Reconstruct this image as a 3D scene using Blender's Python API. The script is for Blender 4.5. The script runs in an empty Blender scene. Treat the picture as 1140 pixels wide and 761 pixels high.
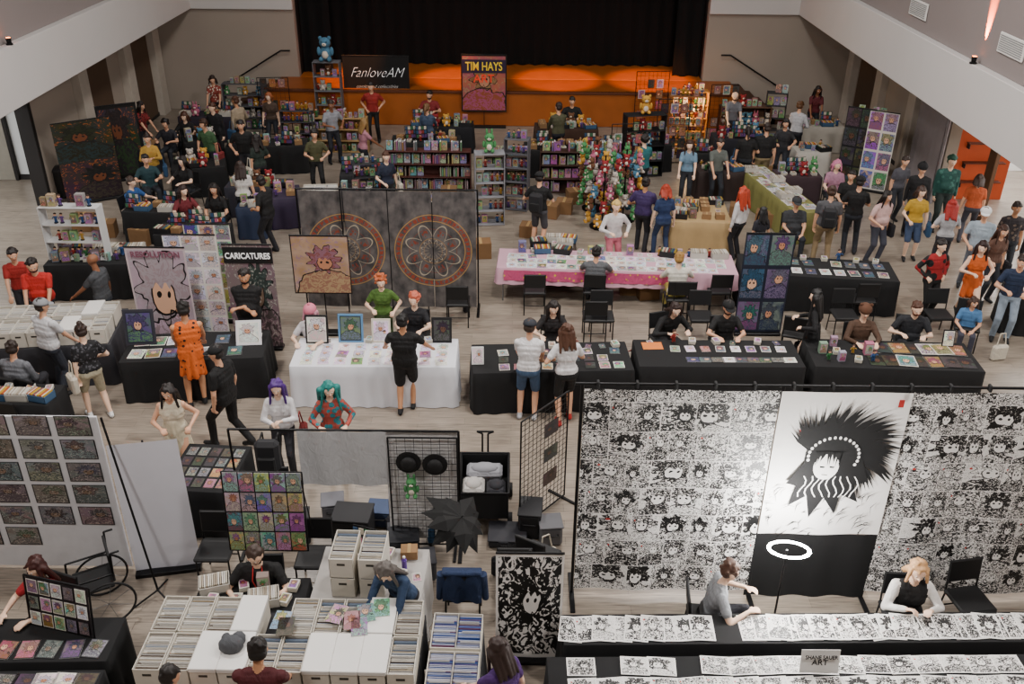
import bpy, math, random
import numpy as np
from mathutils import Vector, Matrix
RN=random.Random(11)
H=8.5; TH=math.radians(29); F=1050.0; ROLL=math.radians(0.6)
sc=bpy.context.scene
COL=sc.collection
fw=Vector((0,math.cos(TH),-math.sin(TH))); r0=Vector((1,0,0)); u0=Vector((0,math.sin(TH),math.cos(TH)))
rt=r0*math.cos(ROLL)+u0*math.sin(ROLL); up=u0*math.cos(ROLL)-r0*math.sin(ROLL)
def G(px,py,z=0.0):
    """world point at height z that the survey photo measured at px,py"""
    d=fw*F+rt*(px-570)-up*(py-380.5)
    t=(z-H)/d.z
    return Vector((d.x*t,d.y*t,z))
def W(x,y,z):
    v=Vector((x,y,z-H)); k=F/v.dot(fw); return (570+v.dot(rt)*k,380.5-v.dot(up)*k)
cam=bpy.data.cameras.new('camera'); cam.sensor_width=36; cam.lens=F/1140*36; cam.clip_end=200
co=bpy.data.objects.new('camera',cam); COL.objects.link(co)
m=Matrix((rt,up,-fw)).transposed().to_4x4(); m.translation=Vector((0,0,H)); co.matrix_world=m
sc.camera=co

# ---------------------------------------------------------------- materials
def C(h):
    c=[int(h[i:i+2],16)/255 for i in (0,2,4)]
    return tuple((x/12.92) if x<=.04045 else ((x+.055)/1.055)**2.4 for x in c)+(1,)
class NB:
    def __init__(s,name):
        s.m=bpy.data.materials.new(name); s.m.use_nodes=True; s.t=s.m.node_tree
        s.b=s.t.nodes['Principled BSDF']
    def set(s,sock,v):
        if isinstance(v,bpy.types.NodeSocket): s.t.links.new(v,sock)
        else: sock.default_value=v
    def n(s,ty,outs=0,ins={},**kw):
        nd=s.t.nodes.new(ty)
        for k,v in kw.items(): setattr(nd,k,v)
        for k,v in ins.items(): s.set(nd.inputs[k],v)
        return nd.outputs[outs]
    def math(s,op,a,b=None):
        nd=s.t.nodes.new('ShaderNodeMath'); nd.operation=op
        s.set(nd.inputs[0],a)
        if b is not None: s.set(nd.inputs[1],b)
        return nd.outputs[0]
    def mix(s,f,a,b,bt='MIX'):
        nd=s.t.nodes.new('ShaderNodeMix'); nd.data_type='RGBA'; nd.blend_type=bt
        s.set(nd.inputs[0],f); s.set(nd.inputs[6],a); s.set(nd.inputs[7],b)
        return nd.outputs[2]
    def ss(s,x,a,b):
        return s.n('ShaderNodeMapRange',0,{'Value':x,'From Min':a,'From Max':b})
    def folds(s,scale=7,dist=.03):
        tc=s.n('ShaderNodeTexCoord',3); mp=s.n('ShaderNodeMapping',0,{'Vector':tc,'Scale':(1.3,1.3,.7)})
        no=s.n('ShaderNodeTexNoise',0,{'Vector':mp,'Scale':scale,'Detail':3,'Distortion':1.2})
        s.set(s.b.inputs['Normal'],s.n('ShaderNodeBump',0,{'Strength':.8,'Distance':dist,'Height':no}))
_mc={}
def M(h,rough=.7,metal=0,emit=0,var=.12,scale=6,fold=False):
    k=(h,rough,metal,emit,var,scale,fold)
    if k in _mc: return _mc[k]
    nb=NB('surface_'+h); c=C(h)
    tc=nb.n('ShaderNodeTexCoord',3)
    no=nb.n('ShaderNodeTexNoise',0,{'Vector':tc,'Scale':scale,'Detail':4})
    dark=tuple(x*(1-var) for x in c[:3])+(1,); lite=tuple(min(1,x*(1+var)) for x in c[:3])+(1,)
    nb.set(nb.b.inputs['Base Color'],nb.mix(no,dark,lite))
    nb.b.inputs['Roughness'].default_value=rough; nb.b.inputs['Metallic'].default_value=metal
    if fold: nb.folds()
    if emit:
        nb.b.inputs['Emission Color'].default_value=c; nb.b.inputs['Emission Strength'].default_value=emit
    _mc[k]=nb.m; return nb.m
def art(style,nx=1,ny=1,border=.05):
    k=('art',style,nx,ny,border)
    if k in _mc: return _mc[k]
    nb=NB('artwork_'+style); m_=nb.math
    multi=style=='ink' and nx>1
    tc=nb.n('ShaderNodeTexCoord',2); rnd=nb.n('ShaderNodeObjectInfo',5)
    sp=nb.t.nodes.new('ShaderNodeSeparateXYZ'); nb.t.links.new(tc,sp.inputs[0])
    y=m_('MULTIPLY',sp.outputs[1],ny); cy=m_('FLOOR',y); fy=m_('FRACT',y)
    x=m_('MULTIPLY',sp.outputs[0],nx)
    if multi:
        x=m_('ADD',x,m_('MULTIPLY',nb.n('ShaderNodeTexWhiteNoise',0,{'W':cy},noise_dimensions='1D'),3.0))
        wob=nb.n('ShaderNodeTexNoise',0,{'Vector':nb.n('ShaderNodeCombineXYZ',0,{0:x,1:cy}),'Scale':.7,'Detail':0})
        x=m_('ADD',x,m_('MULTIPLY',wob,.9))
    cx=m_('FLOOR',x); fx=m_('FRACT',x)
    def wn(kk):
        v=nb.n('ShaderNodeCombineXYZ',0,{0:m_('ADD',cx,m_('MULTIPLY',rnd,57.3)),1:m_('ADD',cy,m_('MULTIPLY',rnd,91.7)),2:kk})
        return nb.n('ShaderNodeTexWhiteNoise',1,{'Vector':v},noise_dimensions='3D'),nb.n('ShaderNodeTexWhiteNoise',0,{'Vector':v},noise_dimensions='3D')
    A,a1=wn(1.3);B,b1=wn(7.7);D,d1=wn(13.1)
    vec=nb.n('ShaderNodeCombineXYZ',0,{0:m_('ADD',fx,m_('ADD',m_('MULTIPLY',cx,3.7),m_('MULTIPLY',rnd,50))),1:m_('MULTIPLY',m_('ADD',fy,m_('MULTIPLY',cy,5.1)),1.3),2:rnd})
    n1=nb.n('ShaderNodeTexNoise',0,{'Vector':vec,'Scale':2.4,'Detail':2,'Distortion':.8})
    n2=nb.n('ShaderNodeTexNoise',0,{'Vector':vec,'Scale':7.5,'Detail':2,'Distortion':2.6})
    ox=m_('ADD',.36,m_('MULTIPLY',a1,.28)); kk=m_('ADD',.55 if multi else .7,m_('MULTIPLY',d1,.5))
    dx=m_('MULTIPLY',m_('MULTIPLY',m_('SUBTRACT',fx,ox),.8),kk)
    dx=m_('ADD',dx,m_('MULTIPLY',m_('SUBTRACT',n1,.5),.10))
    dy=m_('MULTIPLY',m_('SUBTRACT',fy,m_('ADD',.54,m_('MULTIPLY',b1,.14))),kk)
    def ln(a,b): return m_('SQRT',m_('ADD',m_('MULTIPLY',a,a),m_('MULTIPLY',b,b)))
    dyh=m_('SUBTRACT',dy,.05); r=ln(dx,dyh); an=m_('ARCTAN2',dyh,dx)
    s1=m_('MULTIPLY',m_('SINE',m_('ADD',m_('MULTIPLY',an,m_('ADD',5.0,m_('FLOOR',m_('MULTIPLY',a1,7)))),m_('MULTIPLY',d1,20))),.045)
    s2=m_('MULTIPLY',m_('SINE',m_('ADD',m_('MULTIPLY',an,17.0),m_('MULTIPLY',a1,30))),.02)
    dh=m_('ADD',r,m_('ADD',s1,s2)); hair=m_('LESS_THAN',dh,.235)
    fd=ln(m_('MULTIPLY',dx,1.2),m_('ADD',dy,.03)); 
    fr=m_('LESS_THAN',dy,m_('ADD',.05,m_('MULTIPLY',m_('SINE',m_('MULTIPLY',dx,75.0)),.022)))
    face=m_('MULTIPLY',m_('LESS_THAN',fd,.135),fr)
    eyes=m_('MULTIPLY',m_('LESS_THAN',ln(m_('SUBTRACT',m_('ABSOLUTE',dx),.048),m_('MULTIPLY',m_('ADD',dy,.015),.8)),.02),face)
    bd=ln(m_('MULTIPLY',dx,.85),m_('ADD',dy,.56)); bd=m_('ADD',bd,m_('MULTIPLY',m_('SUBTRACT',n1,.5),.2)); body=m_('LESS_THAN',bd,.39)
    def ol(v,t,w): return m_('LESS_THAN',m_('ABSOLUTE',m_('SUBTRACT',v,t)),w)
    outl=m_('MAXIMUM',m_('MAXIMUM',ol(dh,.235,.009),m_('MULTIPLY',ol(fd,.135,.008),fr)),ol(bd,.39,.009))
    line=m_('LESS_THAN',m_('ABSOLUTE',m_('SUBTRACT',n2,.5)),.014)
    if style=='ink':
        Wc=C('f0edea'); K=C('060608'); nf=m_('SUBTRACT',1.0,face); nh=m_('MULTIPLY',nf,m_('SUBTRACT',1.0,hair))
        hp=m_('MULTIPLY',m_('MULTIPLY',hair,m_('GREATER_THAN',n2,m_('ADD',.32,m_('MULTIPLY',b1,.22)))),nf)
        bp=m_('MULTIPLY',m_('MULTIPLY',body,m_('GREATER_THAN',n2,m_('SUBTRACT',.60,m_('MULTIPLY',a1,.18)))),nh)
        bg=m_('MULTIPLY',m_('MULTIPLY',m_('GREATER_THAN',d1,.3 if multi else .62),m_('GREATER_THAN',n2,.53 if multi else .50)),nh)
        bl=m_('MULTIPLY',line,nh)
        ink=m_('MAXIMUM',m_('MAXIMUM',hp,bp),m_('MAXIMUM',bl,m_('MAXIMUM',bg,m_('MAXIMUM',eyes,outl))))
        e=m_('MINIMUM',m_('MINIMUM',fx,m_('SUBTRACT',1.0,fx)),m_('MINIMUM',fy,m_('SUBTRACT',1.0,fy)))
        ink=m_('MULTIPLY',ink,m_('GREATER_THAN',e,.010 if multi else .035))
        col=nb.mix(ink,Wc,K)
        col=nb.mix(m_('MULTIPLY',m_('LESS_THAN',ln(m_('SUBTRACT',fx,.12),m_('SUBTRACT',fy,.8)),.035),m_('GREATER_THAN',b1,.6)),col,C('b8342c'))
        paper=Wc
    else:
        sat,val,paper,mt,mf={'color':(.95,.6,C('d8d2c8'),C('7a5a4a'),.25),'dark':(.7,.10,C('121216'),C('24120e'),.35),'black':(.9,.05,C('060606'),C('0c0806'),.4),'pastel':(.55,.95,C('e8e4de'),C('d8d0d8'),.45),'mauve':(.4,.7,C('c8b8bc'),C('b0949c'),.7),'night':(.9,.30,C('1b2030'),C('263a58'),.5),'photo':(.4,.30,C('16161a'),C('302a28'),.35),'warm':(.9,.45,C('1c100c'),C('b0541c'),.5)}[style]
        def hs(c,sa,va): return nb.mix(mf,nb.n('ShaderNodeHueSaturation',0,{'Color':c,'Saturation':sa,'Value':va}),mt)
        bgA=hs(A,sat,val); bgB=hs(D,sat,val*1.3)
        col=nb.mix(nb.ss(n1,.35,.65),bgA,bgB)
        col=nb.mix(m_('MULTIPLY',m_('GREATER_THAN',n2,.60),.7),col,C('a8581c') if style=='black' else hs(B,sat,val*1.4))
        col=nb.mix(body,col,nb.mix(m_('GREATER_THAN',n2,.5),hs(D,sat,val*.5),hs(A,sat,val*1.3)))
        col=nb.mix(hair,col,nb.mix(m_('GREATER_THAN',n2,.5),hs(B,sat,val*.35),hs(B,sat,val*.8)))
        fc={'dark':C('5a3c2c'),'black':C('6a3a20'),'photo':C('7a6454')}.get(style)
        col=nb.mix(face,col,fc if fc else nb.mix(d1,C('e0b294'),C('b87a58')))
        col=nb.mix(m_('MAXIMUM',eyes,outl),col,C('120e10'))
        if style=='photo': col=nb.mix(m_('MULTIPLY',m_('GREATER_THAN',n2,.62),.8),col,C('b8b0a8'))
    if border:
        e=m_('MINIMUM',m_('MINIMUM',fx,m_('SUBTRACT',1.0,fx)),m_('MINIMUM',fy,m_('SUBTRACT',1.0,fy)))
        col=nb.mix(m_('LESS_THAN',e,border),col,paper)
    nb.set(nb.b.inputs['Base Color'],col); nb.b.inputs['Roughness'].default_value=.5
    _mc[k]=nb.m; return nb.m
def randmat(name,sat=.9,val=.7,rough=.5):
    if name in _mc: return _mc[name]
    nb=NB(name); rnd=nb.n('ShaderNodeObjectInfo',5)
    w=nb.n('ShaderNodeTexWhiteNoise',1,{'W':nb.math('MULTIPLY',rnd,93.0)},noise_dimensions='1D')
    c=nb.n('ShaderNodeHueSaturation',0,{'Color':w,'Saturation':sat,'Value':val})
    c=nb.mix(.4,c,C('8a6a58'))
    nb.set(nb.b.inputs['Base Color'],c); nb.b.inputs['Roughness'].default_value=rough
    _mc[name]=nb.m; return nb.m
def floor_mat():
    nb=NB('plank_floor'); tc=nb.n('ShaderNodeTexCoord',3)
    bt=nb.t.nodes.new('ShaderNodeTexBrick'); nb.t.links.new(tc,bt.inputs['Vector'])
    for k,v in {'Color1':C('8e8276'),'Color2':C('6f655b'),'Mortar':C('514942'),'Scale':1.0,'Mortar Size':.004,'Brick Width':1.5,'Row Height':.18}.items(): bt.inputs[k].default_value=v
    mp=nb.n('ShaderNodeMapping',0,{'Vector':tc,'Scale':(1.2,14,1)})
    no=nb.n('ShaderNodeTexNoise',0,{'Vector':mp,'Scale':2.5,'Detail':6})
    nb.set(nb.b.inputs['Base Color'],nb.mix(nb.ss(no,.35,.75),bt.outputs[0],C('a19587')))
    nb.b.inputs['Roughness'].default_value=.3
    return nb.m
def mandala_mat():
    nb=NB('mandala_cloth'); tc=nb.n('ShaderNodeTexCoord',2)
    sp=nb.t.nodes.new('ShaderNodeSeparateXYZ'); nb.t.links.new(tc,sp.inputs[0])
    dx=nb.math('MULTIPLY',nb.math('SUBTRACT',sp.outputs[0],.5),1.0); dy=nb.math('MULTIPLY',nb.math('SUBTRACT',sp.outputs[1],.50),1.45)
    r=nb.math('SQRT',nb.math('ADD',nb.math('MULTIPLY',dx,dx),nb.math('MULTIPLY',dy,dy)))
    an=nb.math('ARCTAN2',dy,dx)
    no=nb.n('ShaderNodeTexNoise',0,{'Vector':tc,'Scale':9,'Detail':5})
    no2=nb.n('ShaderNodeTexNoise',0,{'Vector':tc,'Scale':34,'Detail':3})
    base=nb.mix(nb.ss(no,.3,.7),C('343234'),C('6c6664'))
    pet=nb.math('ABSOLUTE',nb.math('SINE',nb.math('MULTIPLY',an,22)))
    def ring(a,b): return nb.math('MULTIPLY',nb.math('GREATER_THAN',r,a),nb.math('LESS_THAN',r,b))
    col=nb.mix(nb.math('MULTIPLY',ring(.385,.43),nb.math('MULTIPLY',nb.math('GREATER_THAN',no2,.44),nb.math('GREATER_THAN',pet,.4))),base,C('8a3a26'))
    for a,b,c_ in ((.44,.45,'b58a48'),(.365,.375,'b58a48'),(.15,.157,'a07a48'),(.10,.104,'a07a48'),(.27,.276,'7a3a2a')): col=nb.mix(nb.math('MULTIPLY',ring(a,b),.85),col,C(c_))
    p8=nb.math('ABSOLUTE',nb.math('SINE',nb.math('MULTIPLY',an,4))); p6=nb.math('ABSOLUTE',nb.math('SINE',nb.math('MULTIPLY',an,6)))
    lobe=nb.math('LESS_THAN',nb.math('ABSOLUTE',nb.math('SUBTRACT',r,nb.math('ADD',.18,nb.math('MULTIPLY',p8,.15)))),.008)
    lob2=nb.math('LESS_THAN',nb.math('ABSOLUTE',nb.math('SUBTRACT',r,nb.math('ADD',.05,nb.math('MULTIPLY',p6,.09)))),.006)
    col=nb.mix(nb.math('MAXIMUM',lobe,lob2),col,C('a89c88'))
    col=nb.mix(nb.math('MULTIPLY',ring(.19,.26),nb.math('MULTIPLY',nb.math('GREATER_THAN',p8,.82),nb.math('GREATER_THAN',no2,.5))),col,C('7f3a2a'))
    nb.set(nb.b.inputs['Base Color'],col); nb.b.inputs['Roughness'].default_value=.85
    return nb.m
def spots_mat(a,b,sc_=9,th=.36):
    nb=NB('spotted_cloth'); tc=nb.n('ShaderNodeTexCoord',3)
    v=nb.n('ShaderNodeTexVoronoi',0,{'Vector':tc,'Scale':sc_})
    nb.set(nb.b.inputs['Base Color'],nb.mix(nb.math('LESS_THAN',v,th),C(a),C(b))); nb.b.inputs['Roughness'].default_value=.8; nb.folds()
    return nb.m
BLK=M('111113',.75); CLOTH=M('111113',.92); WCL=M('dcdde4',.9,0,0,.04); STEEL=M('8a8c90',.35,.9); DKST=M('18181a',.45,.5); WHT=M('e4e2de',.6,0,0,.04)
# ---------------------------------------------------------------- mesh builder
class MB:
    def __init__(s): s.v=[];s.f=[];s.mi=[];s.uv=[];s.sm=[];s.mats=[]
    def add(s,vs,fs,mat,uvs=None,smooth=False,conv=False):
        o=len(s.v); s.v+= [tuple(v) for v in vs]
        if mat not in s.mats: s.mats.append(mat)
        k=s.mats.index(mat)
        cen=Vector((0,0,0))
        if conv:
            for v in vs: cen+=Vector(v)
            cen/=len(vs)
        for i,f in enumerate(fs):
            f=list(f)
            if conv:
                a,b,c=Vector(vs[f[0]]),Vector(vs[f[1]]),Vector(vs[f[2]])
                if (b-a).cross(c-a).dot((a+b+c)/3-cen)<0: f.reverse()
            s.f.append([o+j for j in f]); s.mi.append(k); s.sm.append(smooth)
            s.uv.append(uvs[i] if uvs else [(0,0),(1,0),(1,1),(0,1)][:len(f)] if len(f)<=4 else [(0,0)]*len(f))
        return s
    def box(s,c,sz,mat,b=.004,M_=None):
        hx,hy,hz=[q/2 for q in sz]; b=min(b,hx*.6,hy*.6,hz*.6)
        vs=[];idx={}
        for i,sx in enumerate((-1,1)):
            for j,sy in enumerate((-1,1)):
                for k,sz_ in enumerate((-1,1)):
                    for a in range(3):
                        q=[hx-b,hy-b,hz-b]; q[a]+=b
                        idx[(i,j,k,a)]=len(vs); vs.append(Vector((sx*q[0],sy*q[1],sz_*q[2])))
        fs=[]
        for a in range(3):
            o=[x for x in range(3) if x!=a]
            for sgn in (0,1):
                q=[]
                for u,v in ((0,0),(1,0),(1,1),(0,1)):
                    t=[0,0,0];t[a]=sgn;t[o[0]]=u;t[o[1]]=v;q.append(idx[(*t,a)])
                fs.append(q)
            for u in (0,1):
                for v in (0,1):
                    t0=[0,0,0];t1=[0,0,0];t1[a]=1
                    t0[o[0]]=t1[o[0]]=u;t0[o[1]]=t1[o[1]]=v
                    fs.append([idx[(*t0,o[0])],idx[(*t1,o[0])],idx[(*t1,o[1])],idx[(*t0,o[1])]])
        for i in (0,1):
            for j in (0,1):
                for k in (0,1): fs.append([idx[(i,j,k,0)],idx[(i,j,k,1)],idx[(i,j,k,2)]])
        c=Vector(c)
        vs=[(M_@v if M_ else v)+c for v in vs]
        return s.add(vs,fs,mat,conv=True)
    def cyl(s,p0,p1,r,mat,r1=None,n=10,smooth=True):
        p0=Vector(p0);p1=Vector(p1);r1=r if r1 is None else r1
        d=(p1-p0).normalized(); a=d.orthogonal().normalized(); b=d.cross(a)
        vs=[];
        for p,rr in((p0,r),(p1,r1)):
            for i in range(n):
                t=2*math.pi*i/n; vs.append(p+a*math.cos(t)*rr+b*math.sin(t)*rr)
        s.add(vs,[[i,(i+1)%n,n+(i+1)%n,n+i] for i in range(n)],mat,smooth=smooth,conv=True)
        s.add(vs,[list(range(n)),list(range(n,2*n))],mat,conv=True)
        return s
    def tube(s,pts,r,mat,n=8):
        for a,b in zip(pts[:-1],pts[1:]): s.cyl(a,b,r,mat,n=n)
        return s
    def sph(s,c,r,mat,n=12,m=8,z0=-1.0):
        if not isinstance(r,(tuple,list)): r=(r,r,r)
        vs=[];fs=[]
        lat0=math.asin(z0)
        for j in range(m+1):
            la=lat0+(math.pi/2-lat0)*j/m
            for i in range(n):
                t=2*math.pi*i/n; vs.append((c[0]+r[0]*math.cos(la)*math.cos(t),c[1]+r[1]*math.cos(la)*math.sin(t),c[2]+r[2]*math.sin(la)))
        for j in range(m):
            for i in range(n): fs.append([j*n+i,j*n+(i+1)%n,(j+1)*n+(i+1)%n,(j+1)*n+i])
        if z0>-1: fs.append(list(range(n))[::-1])
        return s.add(vs,fs,mat,smooth=True)
    def quad(s,pts,mat,uv=None): return s.add(pts,[list(range(len(pts)))],mat,uvs=[uv] if uv else None)
    def sheet(s,w,h,mat,amp=.015,waves=3,nx=24,nz=6,z0=0,y0=0,x0=0,ph=0,u0=0,u1=1):
        vs=[];fs=[];uv=[]
        for j in range(nz+1):
            for i in range(nx+1):
                u=i/nx;v=j/nz
                vs.append((x0+(u-.5)*w,y0+amp*math.sin(u*waves*6.283+ph+v)*(1-.5*v),z0+v*h))
        U=lambda i:u0+(u1-u0)*i/nx
        for j in range(nz):
            for i in range(nx):
                a=j*(nx+1)+i
                fs.append([a,a+1,a+nx+2,a+nx+1]); uv.append([(U(i),j/nz),(U(i+1),j/nz),(U(i+1),(j+1)/nz),(U(i),(j+1)/nz)])
        return s.add(vs,fs,mat,uvs=uv,smooth=True)
    def cloth(s,L,D,h,mat,low=.012,fold=.018,r=.03):
        P=[]
        def edge(x0,y0,x1,y1,nx_,ny_):
            n=max(2,int(math.hypot(x1-x0,y1-y0)/.05))
            for i in range(n): P.append((x0+(x1-x0)*i/n,y0+(y1-y0)*i/n,nx_,ny_))
        a,b=L/2,D/2
        edge(-a,-b,a,-b,0,-1);edge(a,-b,a,b,1,0);edge(a,b,-a,b,0,1);edge(-a,b,-a,-b,-1,0)
        n=len(P);vs=[]
        lv=[(h+.006,0,.0),(h-.004,.008,.0),(h-.2,.014,.5),(h-.45 if h-.45>low else (h-.2+low)/2,.02,.8),(low,.03,1.0)]
        for z,off,amp in lv:
            for i,(x,y,nx_,ny_) in enumerate(P):
                o=off+amp*fold*(1+math.sin(i*.9+math.sin(i*.23)*2))
                vs.append((x+nx_*o,y+ny_*o,z))
        fs=[]
        for j in range(len(lv)-1):
            for i in range(n): fs.append([j*n+(i+1)%n,j*n+i,(j+1)*n+i,(j+1)*n+(i+1)%n])
        s.add(vs,fs,mat,smooth=True)
        s.add(vs[:n],[list(range(n))],mat)
        return s
    def mesh(s,name):
        me=bpy.data.meshes.new(name); me.from_pydata(s.v,[],s.f)
        for m_ in s.mats: me.materials.append(m_)
        me.polygons.foreach_set('material_index',s.mi); me.polygons.foreach_set('use_smooth',s.sm)
        ul=me.uv_layers.new(name='UVMap')
        fl=[]
        for u in s.uv:
            for p in u: fl+=[p[0],p[1]]
        if len(fl)==len(ul.data)*2: ul.data.foreach_set('uv',fl)
        me.update(); return me
def setp(o,label=None,cat=None,group=None,kind=None):
    if label:o['label']=label
    if cat:o['category']=cat
    if group:o['group']=group
    if kind:o['kind']=kind
def thing(name,parts,loc=(0,0,0),rz=0,label=None,cat=None,group=None,rx=0,kind=None,link=True):
    if len(parts)==1:
        o=bpy.data.objects.new(name,parts[0][1].mesh(name))
        if link: COL.objects.link(o)
    else:
        o=bpy.data.objects.new(name,None); o.empty_display_size=.1
        if link: COL.objects.link(o)
        for p in parts:
            c=bpy.data.objects.new(p[0],p[1].mesh(p[0]) if isinstance(p[1],MB) else p[1])
            if link: COL.objects.link(c)
            c.parent=o
            if len(p)>2 and p[2] is not None: c.location=p[2]
            if len(p)>3: c.rotation_euler=p[3]
    o.location=loc; o.rotation_euler=(rx,0,rz); setp(o,label,cat,group,kind)
    return o
def put(t,loc,rz=0,rx=0,label=None,group=None,scale=None,cat=None):
    o=t.copy(); COL.objects.link(o)
    for c in t.children:
        k=c.copy(); k.parent=o; COL.objects.link(k)
    o.location=loc; o.rotation_euler=(rx,0,rz)
    if scale: o.scale=(scale,)*3 if not isinstance(scale,tuple) else scale
    setp(o,label,cat,group); return o
TEMPL=[]
def tmpl(*a,**k):
    o=thing(*a,**k); TEMPL.append(o); return o
def struct(name,mb,loc=(0,0,0)):
    o=thing(name,[(name,mb)],loc); o['kind']='structure'; return o
def text(body,size,mat,parent,loc,rot=(math.pi/2,0,0),sx=1,ext=.003,align='CENTER',shear=0,off=0):
    cu=bpy.data.curves.new('lettering','FONT'); cu.body=body; cu.size=size; cu.align_x=align; cu.extrude=ext; cu.shear=shear; cu.offset=off
    t=bpy.data.objects.new('lettering',cu); COL.objects.link(t)
    me=bpy.data.meshes.new_from_object(t.evaluated_get(bpy.context.evaluated_depsgraph_get()))
    bpy.data.objects.remove(t); me.materials.clear(); me.materials.append(mat); me.name='lettering'
    o=bpy.data.objects.new('lettering',me); COL.objects.link(o); o.parent=parent; o.location=loc; o.rotation_euler=rot; o.scale=(sx,1,1)
    return o

# ---------------------------------------------------------------- people
def capsule(p0,p1,r0,r1,n=10):
    p0=np.array(p0,float);p1=np.array(p1,float); d=p1-p0; L=np.linalg.norm(d)
    d=np.array([0,0,1.]) if L<1e-6 else d/L
    a=np.cross(d,[1,0,0] if abs(d[0])<.8 else [0,1,0]); a/=np.linalg.norm(a); b=np.cross(d,a)
    rings=[]
    for t in (-80,-50,-25): rings.append((p0+d*r0*math.sin(math.radians(t)),r0*math.cos(math.radians(t))))
    rings.append((p0,r0)); rings.append((p1,r1))
    for t in (25,50,80): rings.append((p1+d*r1*math.sin(math.radians(t)),r1*math.cos(math.radians(t))))
    vs=[];fs=[]
    for c,r in rings:
        for i in range(n):
            t=2*math.pi*i/n; vs.append(c+(a*math.cos(t)+b*math.sin(t))*r)
    m_=len(rings)
    for j in range(m_-1):
        for i in range(n): fs.append([j*n+i,j*n+(i+1)%n,(j+1)*n+(i+1)%n,(j+1)*n+i])
    fs.append(list(range(n))[::-1]); fs.append([(m_-1)*n+i for i in range(n)])
    return vs,fs
def ik(a,t,l1,l2,hint):
    a=Vector(a);t=Vector(t);d=t-a;L=d.length
    if L>(l1+l2)*.995: t=a+d*((l1+l2)*.995/L); d=t-a; L=d.length
    x=(l1*l1-l2*l2+L*L)/(2*L); hgt=math.sqrt(max(0,l1*l1-x*x)); dn=d.normalized()
    h=Vector(hint); h=(h-dn*h.dot(dn)).normalized()
    return a+dn*x+h*hgt,t
SK=['f0c8ac','d9a585','c08a66','8a5a3e','5a3a28']
JOBS=[]
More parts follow.
